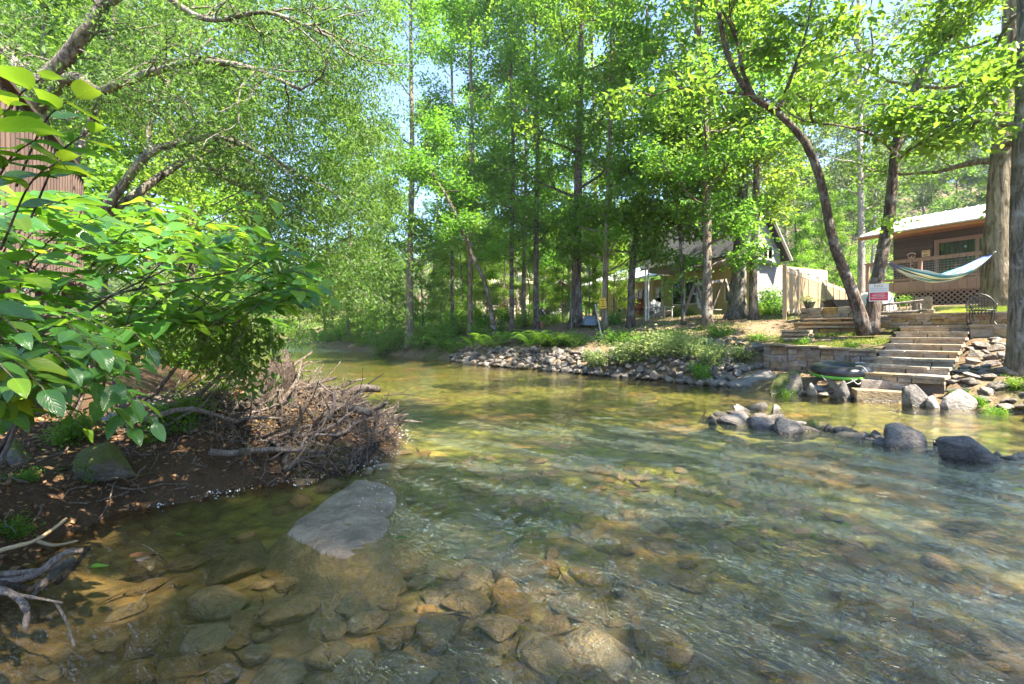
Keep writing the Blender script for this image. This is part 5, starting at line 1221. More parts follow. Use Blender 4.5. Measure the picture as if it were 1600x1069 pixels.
M_navy = simple('dark_blue_paint', (.03, .04, .07), (.04, .05, .09), 8, .5, .05); M_greychair = simple('silver_grey_chair', (.34, .34, .33), (.45, .45, .43), 10, .7, .1)
for lab, px, py, Y_, rz, mt in (('dark blue slatted garden chair beside the gazebo', 852, 497, 33, .5, M_navy), ('white slatted garden chair in front of the gazebo', 869, 497, 33.5, -.2, M_white), ('grey slatted chair left of its twin before the porch', 1020, 498, 27.2, -.5, M_greychair), ('grey slatted chair right of its twin before the porch', 1035, 497, 26.5, .6, M_greychair)):
    p = at(px, py, Y_); adirondack(lab, (p.x, p.y, hz(p.x, p.y)), rz, mt, 1.1)
# a-frame swing
def swing():
    p0 = at(1087, 494, 22.5); p1 = at(1131, 490, 23.6); root = empty('garden_swing', p0); tag(root, 'weathered wooden A-frame garden swing before the yellow wall', 'swing')
    M_old = simple('silvered_post', (.20, .165, .13), (.31, .265, .21), 8, .85, .2); d = (p1 - p0); d.z = 0; d.normalize(); n = Vector((-d.y, d.x, 0)); top = []
    for p in (p0, p1):
        p = p.copy(); p.z = hz(p.x, p.y); t = p + n * .0 + Vector((0, 0, 1.75)); top.append(t)
        for s in (-1, 1): m = MB(); m.beam(p + n * .75 * s + d * -.15 + Vector((0, 0, -.1)), t + n * .06 * s + Vector((0, 0, .05)), .1, .1); m.build('leg', M_old, root)
    m = MB(); m.beam(top[0] - d * .15, top[1] + d * .15, .12, .14); m.build('top_beam', M_old, root)
    c = (top[0] + top[1]) / 2 + Vector((0, 0, -1.3)); a = math.atan2(d.y, d.x); Rm = Matrix.Rotation(a, 3, 'Z')
    for k in range(5): m = MB(); m.box(c + Rm @ Vector((0, -.2 + .1 * k, 0)), (1.1, .085, .03), Rm); m.build('seat_slat', M_greychair, root)
    for k in range(4): m = MB(); m.box(c + Rm @ Vector((0, .27 + .02 * k, .12 + .11 * k)), (1.1, .025, .085), Rm); m.build('back_slat', M_greychair, root)
    for s in (-1, 1): m = MB(); m.tube([c + Rm @ Vector((.5 * s, 0, 0)), c + Rm @ Vector((.52 * s, 0, 1.3))], .012, 5); m.build('chain', M_iron, root)
swing()
# bin, stakes
p = at(1190, 487, 24.5); p.z = hz(p.x, p.y); bn = empty('recycling_bin', p); tag(bn, 'teal plastic bin at the corner of the grey house', 'bin')
M_teal = simple('teal_plastic', (.02, .14, .16), (.03, .17, .19), 8, .4, .05)
m = MB(); m.prism([p + Vector(q) for q in ((-.2, -.2, 0), (.2, -.2, 0), (.2, .2, 0), (-.2, .2, 0))], (0, 0, .7)); m.build('body', M_teal, bn); m = MB(); m.box(p + Vector((0, 0, .73)), (.46, .46, .06)); m.build('lid', M_teal, bn)
def stake(name, label, pts, r, mat, cat='pole'): m = MB(); m.tube([tuple(q) for q in pts], r, 7); tag(m.build(name, mat), label, cat)
M_pole = simple('pale_pole', (.6, .57, .5), (.5, .47, .4), 9, .7)
a = at(941, 520, 21); a.z = hz(a.x, a.y) - .1; stake('leaning_pole', 'thin pale pole leaning beside the yellow sign', (at(930, 476, 21.6), a), .03, M_pole)
a = at(893, 507, 24.2); a.z = hz(a.x, a.y) - .1; stake('green_stake', 'thin green upright stake before the twin trunk', (a, at(892, 452, 24.2)), .02, simple('green_metal', (.2, .3, .16), None, 9))
for k, px in enumerate((1009, 1013)): a = at(px, 500, 24.5 + .3 * k); a.z = hz(a.x, a.y) - .1; stake('white_post', ('white slim post', 'second white slim post')[k] + ' beside the forked dark trunk', (a, at(px, 400, 24.5 + .3 * k)), .045, M_white, 'post')
stake('bamboo_stick', 'yellow stick leaning over the mossy wedge boulder', (at(1206, 607, 12.5), at(1254, 586, 12.2)), .02, simple('yellow_cane', (.55, .42, .14), (.62, .5, .2), 10))
m = MB(); base = [(at(928, 556, 18.3)), (at(950, 552, 18.0)), (at(968, 545, 17.8)), (at(984, 536, 17.9))]
m.tube(smooth_path(base, 10), [.06 - .003 * k for k in range(11)], 7, wob=.1); br = m.build('fallen_branch', M_stick); tag(br, 'bare grey branch lying across the rocks of the far bank', 'branch')
m = MB(); m.tube(smooth_path([at(925, 566, 17.6), at(950, 560, 17.4), at(975, 550, 17.4), (at(990, 541, 17.5))], 10), [.045 - .002 * k for k in range(11)], 6, wob=.1); m.tube([at(958, 556, 17.4), at(972, 568, 17.0)], [.02, .01], 5); tag(m.build('fallen_branch', M_stick), 'lower thinner grey branch below the bare branch on the bank', 'branch')

# ------------------------------------------------------------------ low plants of the right bank
def bush_proto(seed, name, rx, h, lmat, leaf, per, n=60, flat=.6, spread=.16):
    g = np.random.default_rng(seed); root = empty(name); C = []; mb = MB(); random.seed(seed)
    for k in range(n // 4):
        a = g.uniform(0, 6.28); rr = rx * math.sqrt(g.random()) * .95; hh = h * g.uniform(.5, 1.05) * (1 - .35 * (rr / rx) ** 2)
        pts = limb_path(g, (rr * .25 * math.cos(a), rr * .25 * math.sin(a), -.05), (rr * .75 * math.cos(a), rr * .75 * math.sin(a), hh), math.hypot(rr * .75, hh), 6, .03, .12)
        mb.tube(pts, list(np.linspace(.018, .005, 7) * max(.6, h)), 4, cap=False); C += pts[2:]; C += [pts[-1] + g.normal(size=3) * .1 * h for _ in range(2)]
    obj('stems', mb.mesh('stems'), M_bark_dark, root, False); obj('foliage', crown_mesh('foliage', C, g, per, spread * max(rx, h), flat, leaf, up=.9), lmat, root, False); return root
BU = {'green': Proto(bush_proto(801, 'shrub', .9, 1.0, M_leaf, .11, 14)), 'deep': Proto(bush_proto(802, 'shrub', 1.0, 1.2, M_leaf_deep, .12, 14)), 'sun': Proto(bush_proto(803, 'shrub', .9, .9, M_leaf_sun, .1, 14)), 'pale': Proto(bush_proto(804, 'shrub', .8, .6, M_leaf_pale, .08, 22, 80)), 'low': Proto(bush_proto(805, 'shrub', .8, .4, M_leaf, .07, 12, 60))}
g = np.random.default_rng(900)
def bushes(kind, spec, label, group):
    od = ordinal(spec); base = label
    for e in spec:
        px, Y_, sc = e; label = base if len(spec) == 1 else base + ', ' + od[id(e)] + ' from the left'
        x = (px - 800) / FPX * Y_; BU[kind].put((x, Y_, hz(x, Y_) - .03), g.uniform(0, 6.28), sc * g.uniform(.9, 1.1), label, group, 'shrub')
for lab, px, Y_, sc in (('cream leaved shrub at the upstream end of the pale thicket', 935, 17.6, 1.0), ('cream leaved shrub, second from the upstream end of the pale thicket', 985, 16.9, 1.15), ('tallest cream leaved shrub in the middle of the pale thicket', 1035, 16.2, 1.3), ('cream leaved shrub on the riprap right of the middle of the thicket', 1080, 15.5, 1.15), ('cream leaved shrub hanging towards the broad low boulder', 1112, 15.0, 1.0), ('cream leaved shrub above the leaning slab', 1150, 15.6, .8)):
    bushes('pale', [(px, Y_, sc)], lab, 'cream leaved shrubs on the riprap')
for lab, px, Y_, sc in (('bright green low shrub at the foot of the pale thicket', 1098, 14.35, .8), ('bright green low plant on the terrace left of the stairs', 1330, 13.2, .5), ('bright green tuft beside the top of the curved wall', 1250, 14.3, .55)): bushes('green', [(px, Y_, sc * .6)], lab, 'bright green low plants')
bushes('low', [(1000, 18.2, 1.2), (1060, 18.0, 1.1), (960, 19.5, 1.2), (905, 20.3, 1.2), (870, 21, 1.2), (1130, 17.2, 1.0), (835, 22.2, 1.1), (1180, 16.4, .8)], 'low creeping greenery on the bank top above the riprap', 'ground cover clumps on the bank top')
bushes('deep', [(600, 33, 1.5), (630, 32, 1.3), (665, 30, 1.2), (690, 29, 1.0), (585, 37, 1.0), (560, 41, 1.0), (535, 44.5, 1.0), (515, 47, 1.0), (505, 51, 1.1), (492, 56, 1.2), (472, 63, 1.4), (575, 40, 1.3), (545, 47, 1.3), (745, 27, .9), (770, 30, 1.2), (715, 31, 1.2)], 'dark green shrub along the far waterline upstream of the ferns', 'dark shrubs upstream')
bushes('green', [(372, 42, 2.0), (345, 31, 1.8), (330, 24, 1.5), (376, 56, 2.2), (395, 72, 3.0), (455, 72, 2.6), (310, 19, 1.4), (280, 17, 1.5)], 'leafy green shrub on the near bank at the upstream bend', 'shrubs of the near bank upstream')
bushes('sun', [(570, 39, .9), (548, 43, .9), (522, 47.5, 1.0), (498, 54, 1.2), (610, 34.5, .9), (640, 33.5, .9), (460, 68, 1.6), (530, 50, 1.6), (440, 76, 2.5), (415, 80, 3)], 'yellow green shrub along the far waterline at the upstream bend', 'yellow green shrubs upstream')
bushes('deep', [(1052, 27.8, .6), (1075, 27.4, .5)], 'dark round shrub under the yellow house window', 'shrubs under the house window')
bushes('deep', [(1203, 24.5, 1.1), (1214, 23.5, 1.2)], 'dark climbing shrub between grey house and tan fence', 'shrubs at the house corner')
bushes('deep', [(963, 23.8, .6)], 'round dark green shrub right of the yellow sign', None); bushes('sun', [(1200, 21.5, .45)], 'small yellow green tuft at the foot of the tan fence', None)
bushes('sun', [(820, 30, 1.2), (860, 29, 1.0), (755, 34, 1.6), (800, 36, 1.6), (880, 31, 1.0)], 'yellow green shrub among the trunks behind the ferns', 'yellow green shrubs among the trunks')
bushes('green', [(1560, 9.1, .28), (1590, 9.6, .3), (1532, 9.55, .25), (1495, 9.9, .25)], 'small bright plant sprouting between rocks beside the mossy trunk', 'sprouts in the rock pile')
bushes('green', [(1233, 11.8, .35)], 'bright green water plant beside the mossy wedge boulder', None)
bushes('sun', [(1398, 21.2, .75)], 'bright yellow green bush behind the hammock end on the deck side', None)
# saplings fill the layer under the crowns
SAP = sorted((600, 560, 690, 760, 790, 850, 880, 920, 960, 660, 720, 825, 520))
for px, Y_, k, sc in ((600, 36, 4, .42), (560, 42, 4, .5), (690, 36, 4, .42), (760, 33, 4, .4), (790, 38, 1, .42), (850, 34, 4, .42), (880, 28, 4, .32), (920, 27, 4, .34), (960, 30, 4, .4), (660, 34, 2, .4), (720, 38, 2, .42), (825, 31, 2, .36), (520, 50, 4, .55)):
    x = (px - 800) / FPX * Y_; wood[k].put((x, Y_, hz(x, Y_) - .1), g.uniform(0, 6.28), sc, 'young sapling under the far bank trees, ' + NTH[SAP.index(px)] + ' sapling from the left', 'saplings of the far bank', 'tree').name = 'sapling'
for lab, px, Y_, sc, nm in (('small red leaved maple by the yellow porch', 1000, 31, .55, 0), ('small orange red maple left of the three slender trunks', 783, 36, 1.0, 0)):
    o = bush_proto(820 + px, 'red_maple', .7, 1.9, M_leaf_red, .13, 12, 50); x = (px - 800) / FPX * Y_; o.location = (x, Y_, hz(x, Y_)); o.scale = (sc,) * 3; tag(o, lab, 'tree')
# ferns
def fern_proto():
    root = empty('fern'); g = np.random.default_rng(55)
    P = []; V = []; T = []; b = 0; n = 15
    for i in range(n):
        t = (i + 1) / n; c = np.array([t * .75, 0, .42 * math.sin(t * 2.2) - .05 * t]); l = .17 * math.sin(math.pi * min(1, .18 + .82 * t)) + .01
        for s in (-1, 1): V += [c + (-.018, 0, 0), c + (.05, s * l, -.03), c + (.03, 0, 0)]; T.append((b, b + 1, b + 2)); b += 3
    me = mesh_np('frond', V, T, g.random(len(T))); me.materials.append(M_leaf_deep if False else M_leaf)
    for k in range(13): obj('frond', me, None, root, False, (0, 0, 0), (g.normal() * .15, g.uniform(-.35, .2), k * .483 + g.uniform(-.15, .15)), tuple([g.uniform(.75, 1.2)] * 3))
    return Proto(root)
FE = fern_proto(); FPXS = sorted((760, 775, 790, 830, 850, 868, 705, 690, 720, 812, 884, 740))
for px, Y_, sc in ((760, 23.6, 1.2), (775, 23.0, 1.3), (790, 23.4, 1.2), (830, 21.4, 1.3), (850, 21.0, 1.2), (868, 20.6, 1.1), (705, 26.8, 1.3), (690, 28, 1.4), (720, 26.0, 1.1), (812, 22.8, 1.0), (884, 20.6, 1.0), (740, 24.6, 1.1)):
    x = (px - 800) / FPX * Y_; FE.put((x, Y_, hz(x, Y_)), g.uniform(0, 6.28), sc, 'green fern on the far bank, ' + NTH[FPXS.index(px)] + ' fern from the left', 'ferns on the far bank', 'fern')
# grass: blades nobody could count
def grass(name, label, P, h, mat, seed):
    g = np.random.default_rng(seed); n = len(P); a = g.uniform(0, 6.28, n); d = np.stack([np.cos(a), np.sin(a), 0 * a], -1); hh = (h * g.uniform(.5, 1.3, n))[:, None]; lean = g.normal(size=(n, 3)) * .35; lean[:, 2] = 1
    V = np.stack([P - d * .008, P + d * .008, P + lean * hh], 1).reshape(-1, 3); tag(obj(name, mesh_np(name, V, np.arange(3 * n).reshape(-1, 3), g.random(n)), mat), label, kind='stuff')
M_grass = leafmat('lawn_grass', (.10, .19, .025), (.20, .28, .05), (.45, .6, .08), .4)
def gpts(n, a0, a1, b0, b1, seed, thr=None):
    g = np.random.default_rng(seed); a = g.uniform(a0, a1, n); b = g.uniform(b0, b1, n); x = OS[0] + a * US[0] + b * VS[0]; y = OS[1] + a * US[1] + b * VS[1]
    k = np.ones(n, bool) if thr is None else fbm(x, y, seed, 3, .8) > thr; x, y = x[k], y[k]; return np.stack([x, y, height(x, y)], -1)
grass('lawn_grass', 'sunlit short grass of the lawn above the golden wall', gpts(26000, -.5, 6, 4.6, 10.5, 1), .07, M_grass, 1)
grass('terrace_grass', 'patchy short grass on the terrace above the curved wall', gpts(9000, -3.2, -.05, 2.0, 4.3, 2, -.05), .08, M_grass, 2)
xx = g.uniform(-14, 12, 26000); yy = g.uniform(15, 32, 26000); dR = seg_dist(xx, yy, RB); ok = ~inside(xx, yy, CREEK) & (dR > 1.2) & (dR < seg_dist(xx, yy, LB)) & (fbm(xx, yy, 44, 3, .3) > .1) & ~inside(xx, yy, np.array([(11, 24.5), (20, 24.5), (20, 45), (4, 45)]))
xx, yy = xx[ok], yy[ok]; grass('bank_grass', 'thin patchy weeds on the far bank', np.stack([xx, yy, height(xx, yy)], -1), .13, M_leaf, 3)
# ------------------------------------------------------------------ near bank: driftwood heap
M_drift = barkmat('bleached_driftwood', (.19, .14, .105), (.41, .325, .26), (.5, .46, .4), .3, sc=3)
M_wetwood = barkmat('dark_wet_wood', (.05, .038, .03), (.14, .105, .08), (.2, .18, .15), .2, sc=3)
M_pink = M_pink
M_bleach = barkmat('bleached_pinkish_branch', (.36, .26, .21), (.62, .50, .42), (.66, .58, .5), .3, sc=4)
M_litter = leafmat('brown_leaf_litter', (.14, .075, .035), (.40, .23, .11), (.2, .1, .04), .2)
heap = empty('driftwood_heap', (-2.9, 6.2, .2)); tag(heap, 'tangled heap of roots, sticks and flood debris on the near bank', 'driftwood heap')
g = np.random.default_rng(1200); random.seed(12)
def land(x, y): return hz(x, y)
def stick_mesh(seed, seg=6, fat=1.0):
    gg = np.random.default_rng(seed); m = MB(); pts = limb_path(gg, (-.5, 0, 0), (1, 0, 0), 1.0, 6, 0, .22); m.tube(pts, list(np.linspace(1, .45, 7) * .014 * fat), seg, wob=.15)
    for _ in range(int(gg.integers(0, 3))):
        i = int(gg.integers(2, 5)); q = limb_path(gg, pts[i], gg.normal(size=3) + np.array([1.0, 0, .2]), gg.uniform(.15, .35), 4, 0, .25); m.tube(q, list(np.linspace(.7, .25, 5) * .012 * fat ** .5), 4)
    return m.mesh('stick', True)
ST = []
for k in range(10): me = stick_mesh(1300 + k); me.materials.append((M_drift, M_drift, M_wetwood, M_bleach)[k % 4]); ST.append(me)
FAT = []
for k in range(6): me = stick_mesh(1400 + k, 8, 2.6); me.materials.append((M_drift, M_bleach, M_drift, M_wetwood)[k % 4]); FAT.append(me)
def heap_pt():
    while True:
        x = -1.55 - 2.6 * g.random() ** 1.3; y = g.uniform(5.0, 7.9)
        if not in_creek(x, y): return x, y
H_ = lambda x, y: max(land(x, y), .0)
for k in range(230):
    x, y = heap_pt(); L = g.uniform(.3, 1.1) * (1.2 if k < 40 else .8); th = g.uniform(.6, 1.2)
    a = g.normal() * .6 + .5; obj('stick', FAT[int(g.integers(6))] if k < 45 else ST[int(g.integers(10))], None, heap, True, (x, y, H_(x, y) + g.uniform(.0, .14)), (g.uniform(0, 6), g.normal() * .16 - .05, a), (L, th, th))
P = []
ex = []
for k in range(1300):
    x, y = heap_pt() if k < 1250 else (g.uniform(-4.6, -2.4), g.uniform(2.6, 5.4))
    if in_creek(x, y): continue
    L = g.uniform(.12, .5); th = g.uniform(.3, .6); ex.append((ST[int(g.integers(10))], Matrix.LocRotScale(Vector((x, y, H_(x, y) + g.uniform(-.01, .12))), Euler((g.uniform(0, 6), g.normal() * .6, g.uniform(0, 6.28))), Vector((L, th, th)))))
join(ex, 'twigs', heap, M_drift)
for nm, pts, r0, r1, mt in (
        ('log', [at(500, 632, 6.2), at(540, 637, 6.15), at(582, 646, 6.1)], .055, .045, M_drift),
        ('curved_root', [at(478, 671, 5.75), at(505, 660, 5.6), at(520, 640, 5.55), at(523, 612, 5.6)], .035, .022, M_bleach),
        ('log', [at(535, 618, 7.2), at(565, 607, 7.2), at(592, 608, 7.1)], .075, .05, M_drift),
        ('branch', [at(300, 632, 7.0), at(350, 622, 6.9), at(390, 625, 6.8)], .04, .03, M_bleach),
        ('branch', [at(240, 622, 7.0), at(290, 632, 6.7), at(330, 645, 6.5), at(400, 640, 6.3)], .035, .02, M_drift),
        ('branch', [at(430, 672, 5.7), at(480, 678, 5.5), at(530, 680, 5.5)], .022, .012, M_bleach),
        ('branch', [at(470, 690, 5.5), at(490, 665, 5.5), at(506, 645, 5.6)], .02, .01, M_wetwood),
        ('branch', [at(445, 725, 5.1), at(452, 705, 5.1), at(446, 695, 5.1)], .05, .035, M_drift),
        ('wet_log', [at(556, 727, 5.45), at(572, 712, 5.7), at(590, 695, 6.0)], .045, .035, M_wetwood),
        ('branch', [at(200, 735, 4.7), at(230, 715, 4.8), at(290, 690, 5.2), at(330, 640, 5.8)], .03, .018, M_wetwood),
        ('branch', [at(60, 790, 4.0), at(120, 755, 4.2), at(160, 743, 4.4)], .028, .02, M_mossrock),
        ('branch', [at(495, 595, 6.6), at(510, 608, 6.4), at(522, 616, 6.3)], .016, .01, M_bleach),
        ('branch', [at(575, 600, 7.2), at(590, 590, 7.3), at(600, 584, 7.3)], .014, .006, M_wetwood),
        ('branch', [at(600, 618, 7.0), at(628, 616, 7.0), at(652, 618, 7.0)], .01, .005, M_drift)):
    sp_ = smooth_path(pts, 10); m = MB(); m.tube(sp_, list(np.linspace(r0, r1, 11)), 8, wob=.12); m.build(nm, mt, heap, smooth=True)
# stump with splintered top
m = MB(); c = at(405, 628, 6.0); V = []; F = []; n = 22; gg = np.random.default_rng(9)
for i, (z, rr) in enumerate([(-.35, .5), (-.15, .36), (.02, .27), (.16, .22), (.28, .19), (.36, .16), (.43, .11)]):
    for k in range(n):
        a = 2 * math.pi * k / n; q = rr * (1 + .22 * math.sin(3 * a + i * .4) + .12 * math.sin(7 * a) + gg.normal() * .06); sh = .22 * max(0, math.cos(a - 2.2)) * (i / 6) ** 2
        V.append(Vector((c.x + q * math.cos(a) + .05 * i, c.y + q * math.sin(a), c.z + z + sh + (gg.normal() * .05 if i > 4 else 0))))
F = [(i * n + k, i * n + (k + 1) % n, (i + 1) * n + (k + 1) % n, (i + 1) * n + k) for i in range(6) for k in range(n)] + [tuple(6 * n + k for k in range(n))]
m.add(V, F)
for k in range(9):
    a = k * .7; q = limb_path(gg, (c.x + .25 * math.cos(a), c.y + .25 * math.sin(a), c.z), (math.cos(a), math.sin(a), -.1), gg.uniform(.35, .8), 6, -.12, .2); m.tube(q, list(np.linspace(.06, .015, 7)), 6, wob=.15)
m.build('stump', M_drift, heap, smooth=True)
def litter(name, label, pts, size, mat, seed, parent=None, up=2.2):
    gg = np.random.default_rng(seed); V, T, r = leaves_np(np.asarray(pts), size, gg, up=up, ratio=.6, droop=0); o = obj(name, mesh_np(name, V, T, r), mat, parent); tag(o, label, kind='stuff'); return o
pts = []
for _ in range(2600): x, y = heap_pt(); pts.append((x, y, H_(x, y) + g.uniform(.0, .04)))
litter('dead_leaves', None, pts, .05, M_litter, 1, heap, 1.0)
pts = []
while len(pts) < 6000:
    x = g.uniform(-6, -2.5); y = g.uniform(1.8, 6.5)
    if not in_creek(x, y): pts.append((x, y, land(x, y) + .01))
litter('leaf_litter', 'brown dead leaves and bits on the near mud bank', pts, .05, M_litter, 2)
ok = 0; xx = g.uniform(-10, 14, 9000); yy = g.uniform(13, 30, 9000); dR = seg_dist(xx, yy, RB); k = ~inside(xx, yy, CREEK) & (dR > .8) & (dR < seg_dist(xx, yy, LB)); xx, yy = xx[k], yy[k]
litter('bank_leaf_litter', 'pale dry leaves strewn over the far bank', np.stack([xx, yy, height(xx, yy) + .01], -1), .09, leafmat('pale_dry_leaf', (.28, .19, .11), (.5, .38, .25), (.2, .14, .07), .15), 3)
# bare roots hanging from the mud bank
for k in range(150):
    x = g.uniform(-4.6, -2.3); y = g.uniform(2.3, 5.6)
    if in_creek(x, y): continue
    m = MB() if k == 0 else m
    q = limb_path(g, (x, y, land(x, y) + .05), (g.normal(), -1, .2), g.uniform(.25, .7), 6, -.1, .35); m.tube(q, list(np.linspace(.009, .003, 7)), 4)
tag(m.build('bare_roots', M_drift), 'thin bare roots and twigs on the near mud bank', kind='stuff')
# bleached branches at the lower corner
def branch(name, label, paths, mat):
    root = empty(name, paths[0][0][0]); tag(root, label, 'branch')
    for i, (pts, r0, r1) in enumerate(paths):
        sp_ = smooth_path(pts, 14); m = MB(); m.tube(sp_, [q * (1 + .22 * math.sin(i * 2.3 + len(pts)) * (i % 4 == 1)) for i, q in enumerate(np.linspace(r0, r1, 15))], 9, wob=.16); m.build('limb' if i == 0 else 'side_limb', mat, root, smooth=True)
branch('bleached_branch', 'pale pinkish forked branch reaching in over the water edge', [([at(-60, 905, 2.75), at(10, 908, 2.78), at(60, 895, 2.8), at(100, 865, 2.85), at(130, 860, 2.9)], .028, .013), ([at(-40, 900, 2.75), at(30, 895, 2.8), at(80, 888, 2.85), at(105, 875, 2.95)], .018, .01)], M_bleach)
branch('bleached_branch', 'lowest bleached branch bending down with a long thin twig', [([at(-60, 915, 2.45), at(0, 922, 2.45), at(28, 935, 2.42), at(42, 955, 2.38), at(38, 985, 2.35)], .02, .012), ([at(20, 928, 2.44), at(60, 935, 2.4), at(98, 942, 2.38)], .008, .004), ([at(86, 940, 2.4), at(103, 970, 2.35), at(116, 1010, 2.3)], .006, .004)], M_bleach)
branch('tan_branch', 'smooth tan branch on the mud above the bleached branches', [([at(-30, 868, 3.0), at(20, 855, 3.05), at(60, 842, 3.15), at(105, 810, 3.3)], .018, .008), ([at(56, 845, 3.14), at(85, 852, 3.1), at(122, 845, 3.15)], .013, .006)], simple('tan_peeled_wood', (.34, .23, .12), (.46, .33, .19), 12))
branch('dark_branch', 'dark half burnt branch under the bleached branches', [([at(-40, 905, 2.65), at(20, 915, 2.6), at(52, 922, 2.6)], .014, .012), ([at(90, 910, 2.75), at(120, 880, 2.9), at(140, 855, 3.05)], .018, .01)], M_wetwood)
m = MB(); a = [at(55, 925, 2.7), at(118, 872, 2.95), at(112, 868, 2.98), at(45, 920, 2.75)]; m.prism(a, (0, 0, -.02)); tag(m.build('drift_board', M_drift), 'short flat grey board lying on the mud under the pale branch', 'board')

# ------------------------------------------------------------------ the big-leaved shrub in front
M_bleaf = leafmat('glossy_shrub_leaf', (.035, .115, .026), (.07, .185, .034), (.22, .48, .035), .38, .28, .6, .15, veins=True)
M_bleaf_young = leafmat('young_yellow_green_leaf', (.11, .24, .02), (.17, .32, .025), (.50, .75, .04), .5, .35, .5, .1, veins=True)
def big_leaf(seed, wd=.5, droop=.25):
    gg = np.random.default_rng(seed); V = []; UV = []; F = []; n = 8; b = 0
    for i in range(n + 1):
        t = i / n; hw = wd * .5 * (math.sin(math.pi * t ** .8) ** .75 if 0 < t < 1 else 0) * (1 - .12 * t); z = -droop * t * t + .04 * math.sin(t * 5 + seed)
        for j, s in enumerate((-1, -.5, 0, .5, 1)): V.append((s * hw + .02 * math.sin(3 * t + seed), t, z + abs(s) * hw * .28 + .025 * math.sin(9 * t + s * 2) * abs(s))); UV.append((.5 + s * .5, t))
    for i in range(n):
        for j in range(4): a = i * 5 + j; F.append((a, a + 1, a + 6, a + 5))
    return np.array(V), np.array(F), np.array(UV)
LV = [big_leaf(k, .52 + .05 * (k % 3), .12 + .1 * (k % 4)) for k in range(6)]
LM = []
for V_, F_, U_ in LV:
    for mt in (M_bleaf, M_bleaf_young): me = mesh_np('leaf', V_, F_, np.full(len(F_), .5), U_, True); me.materials.append(mt); LM.append(me)
shrub = empty('big_leaved_shrub', (-4.2, 3.2, .6)); tag(shrub, 'big glossy leaved shrub crowding in from the near bank', 'shrub')
g = np.random.default_rng(1500); LE = []; tw = MB(); random.seed(15)
def twig(base, tip, nl, L, young=.12, bend=.08):
    base, tip = Vector(base), Vector(tip); mid = (base + tip) / 2 + Vector((0, 0, bend)); pts = smooth_path([base, mid, tip], 10); tw.tube(pts, list(np.linspace(.0045, .0018, 11)), 5, cap=False)
    for k in range(nl):
        t = .25 + .75 * (k + .5) / nl if k < nl - 1 else 1.0; i = min(int(t * 10), 9); p = Vector(pts[i]).lerp(Vector(pts[i + 1]), t * 10 - i); d = (Vector(pts[i + 1]) - Vector(pts[i])).normalized()
        side = d.cross(Vector((0, 0, 1))).normalized() * (1 if k % 2 else -1)
        ld = (d * g.uniform(.3, .8) + side * g.uniform(.6, 1.0) + Vector((0, 0, g.uniform(-.35, .15)))) if k < nl - 1 else d + Vector((0, 0, -.15))
        ld.normalize(); up = Vector((g.normal() * .28, g.normal() * .28 - .12, 1)); x = ld.cross(up).normalized(); z = x.cross(ld).normalized()
        M = Matrix((x, ld, z)).transposed().to_4x4(); s = L * g.uniform(.65, 1.15) * (.75 if t > .9 else 1); M = Matrix.Translation(p) @ M @ Matrix.Diagonal((s, s, s, 1))
        LE.append((M, g.random() < (young * (2.2 if t > .75 else .6)), (750 * s / max(p.y, .5))))
ub = lambda x: np.interp(x, [-60, 0, 120, 200, 300, 400, 470, 520], [270, 285, 290, 288, 312, 348, 402, 462]); lb = lambda x: np.interp(x, [-60, 0, 100, 200, 300, 400, 470, 520], [690, 665, 640, 600, 520, 490, 478, 470])
for k in range(165):
    x = g.uniform(-40, 1) if k % 9 == 0 else 500 * g.random() ** 1.35; u = g.random(); y = ub(x) + (lb(x) - ub(x)) * u; Y_ = np.interp(x, [0, 250, 500], [2.1, 3.1, 3.5]) + g.uniform(-.4, 1.1) + .25 * (1 - u)
    tip = at(x, y, Y_); base = tip + Vector((-g.uniform(.45, .9), g.uniform(.0, .5), -g.uniform(.05, .35))); twig(base, tip, int(g.integers(6, 9)), .175 + .022 * (Y_ - 2), .13)
for x, y, Y_, n in ((118, 150, 1.75, 6), (66, 122, 1.65, 5), (140, 205, 1.8, 6), (60, 215, 1.6, 6), (20, 165, 1.5, 5), (95, 250, 1.7, 6)): tip = at(x, y, Y_); twig(tip + Vector((-.32, .1, -.3)), tip, n, .165, .5)
for x, y, Y_, n in ((70, 610, 1.75, 6), (20, 590, 1.6, 6), (110, 575, 1.9, 6), (150, 545, 2.0, 6), (30, 520, 1.7, 6), (180, 600, 2.2, 5)): tip = at(x, y, Y_); twig(tip + Vector((-.4, .15, .05)), tip, n, .15, .05)
for x, y, Y_, n in ((515, 468, 3.3, 6), (455, 325, 3.2, 5), (440, 315, 3.0, 4), (500, 440, 3.4, 5), (430, 345, 3.0, 5)): tip = at(x, y, Y_); twig(tip + Vector((-.5, .1, .0)), tip, n, .15, .3)
for k in range(34): tip = at(g.uniform(-10, 250), g.uniform(540, 672), g.uniform(2.2, 3.2)); twig(tip + Vector((-g.uniform(.3, .6), g.uniform(0, .3), g.uniform(.05, .25))), tip, int(g.integers(5, 8)), .16, .06)
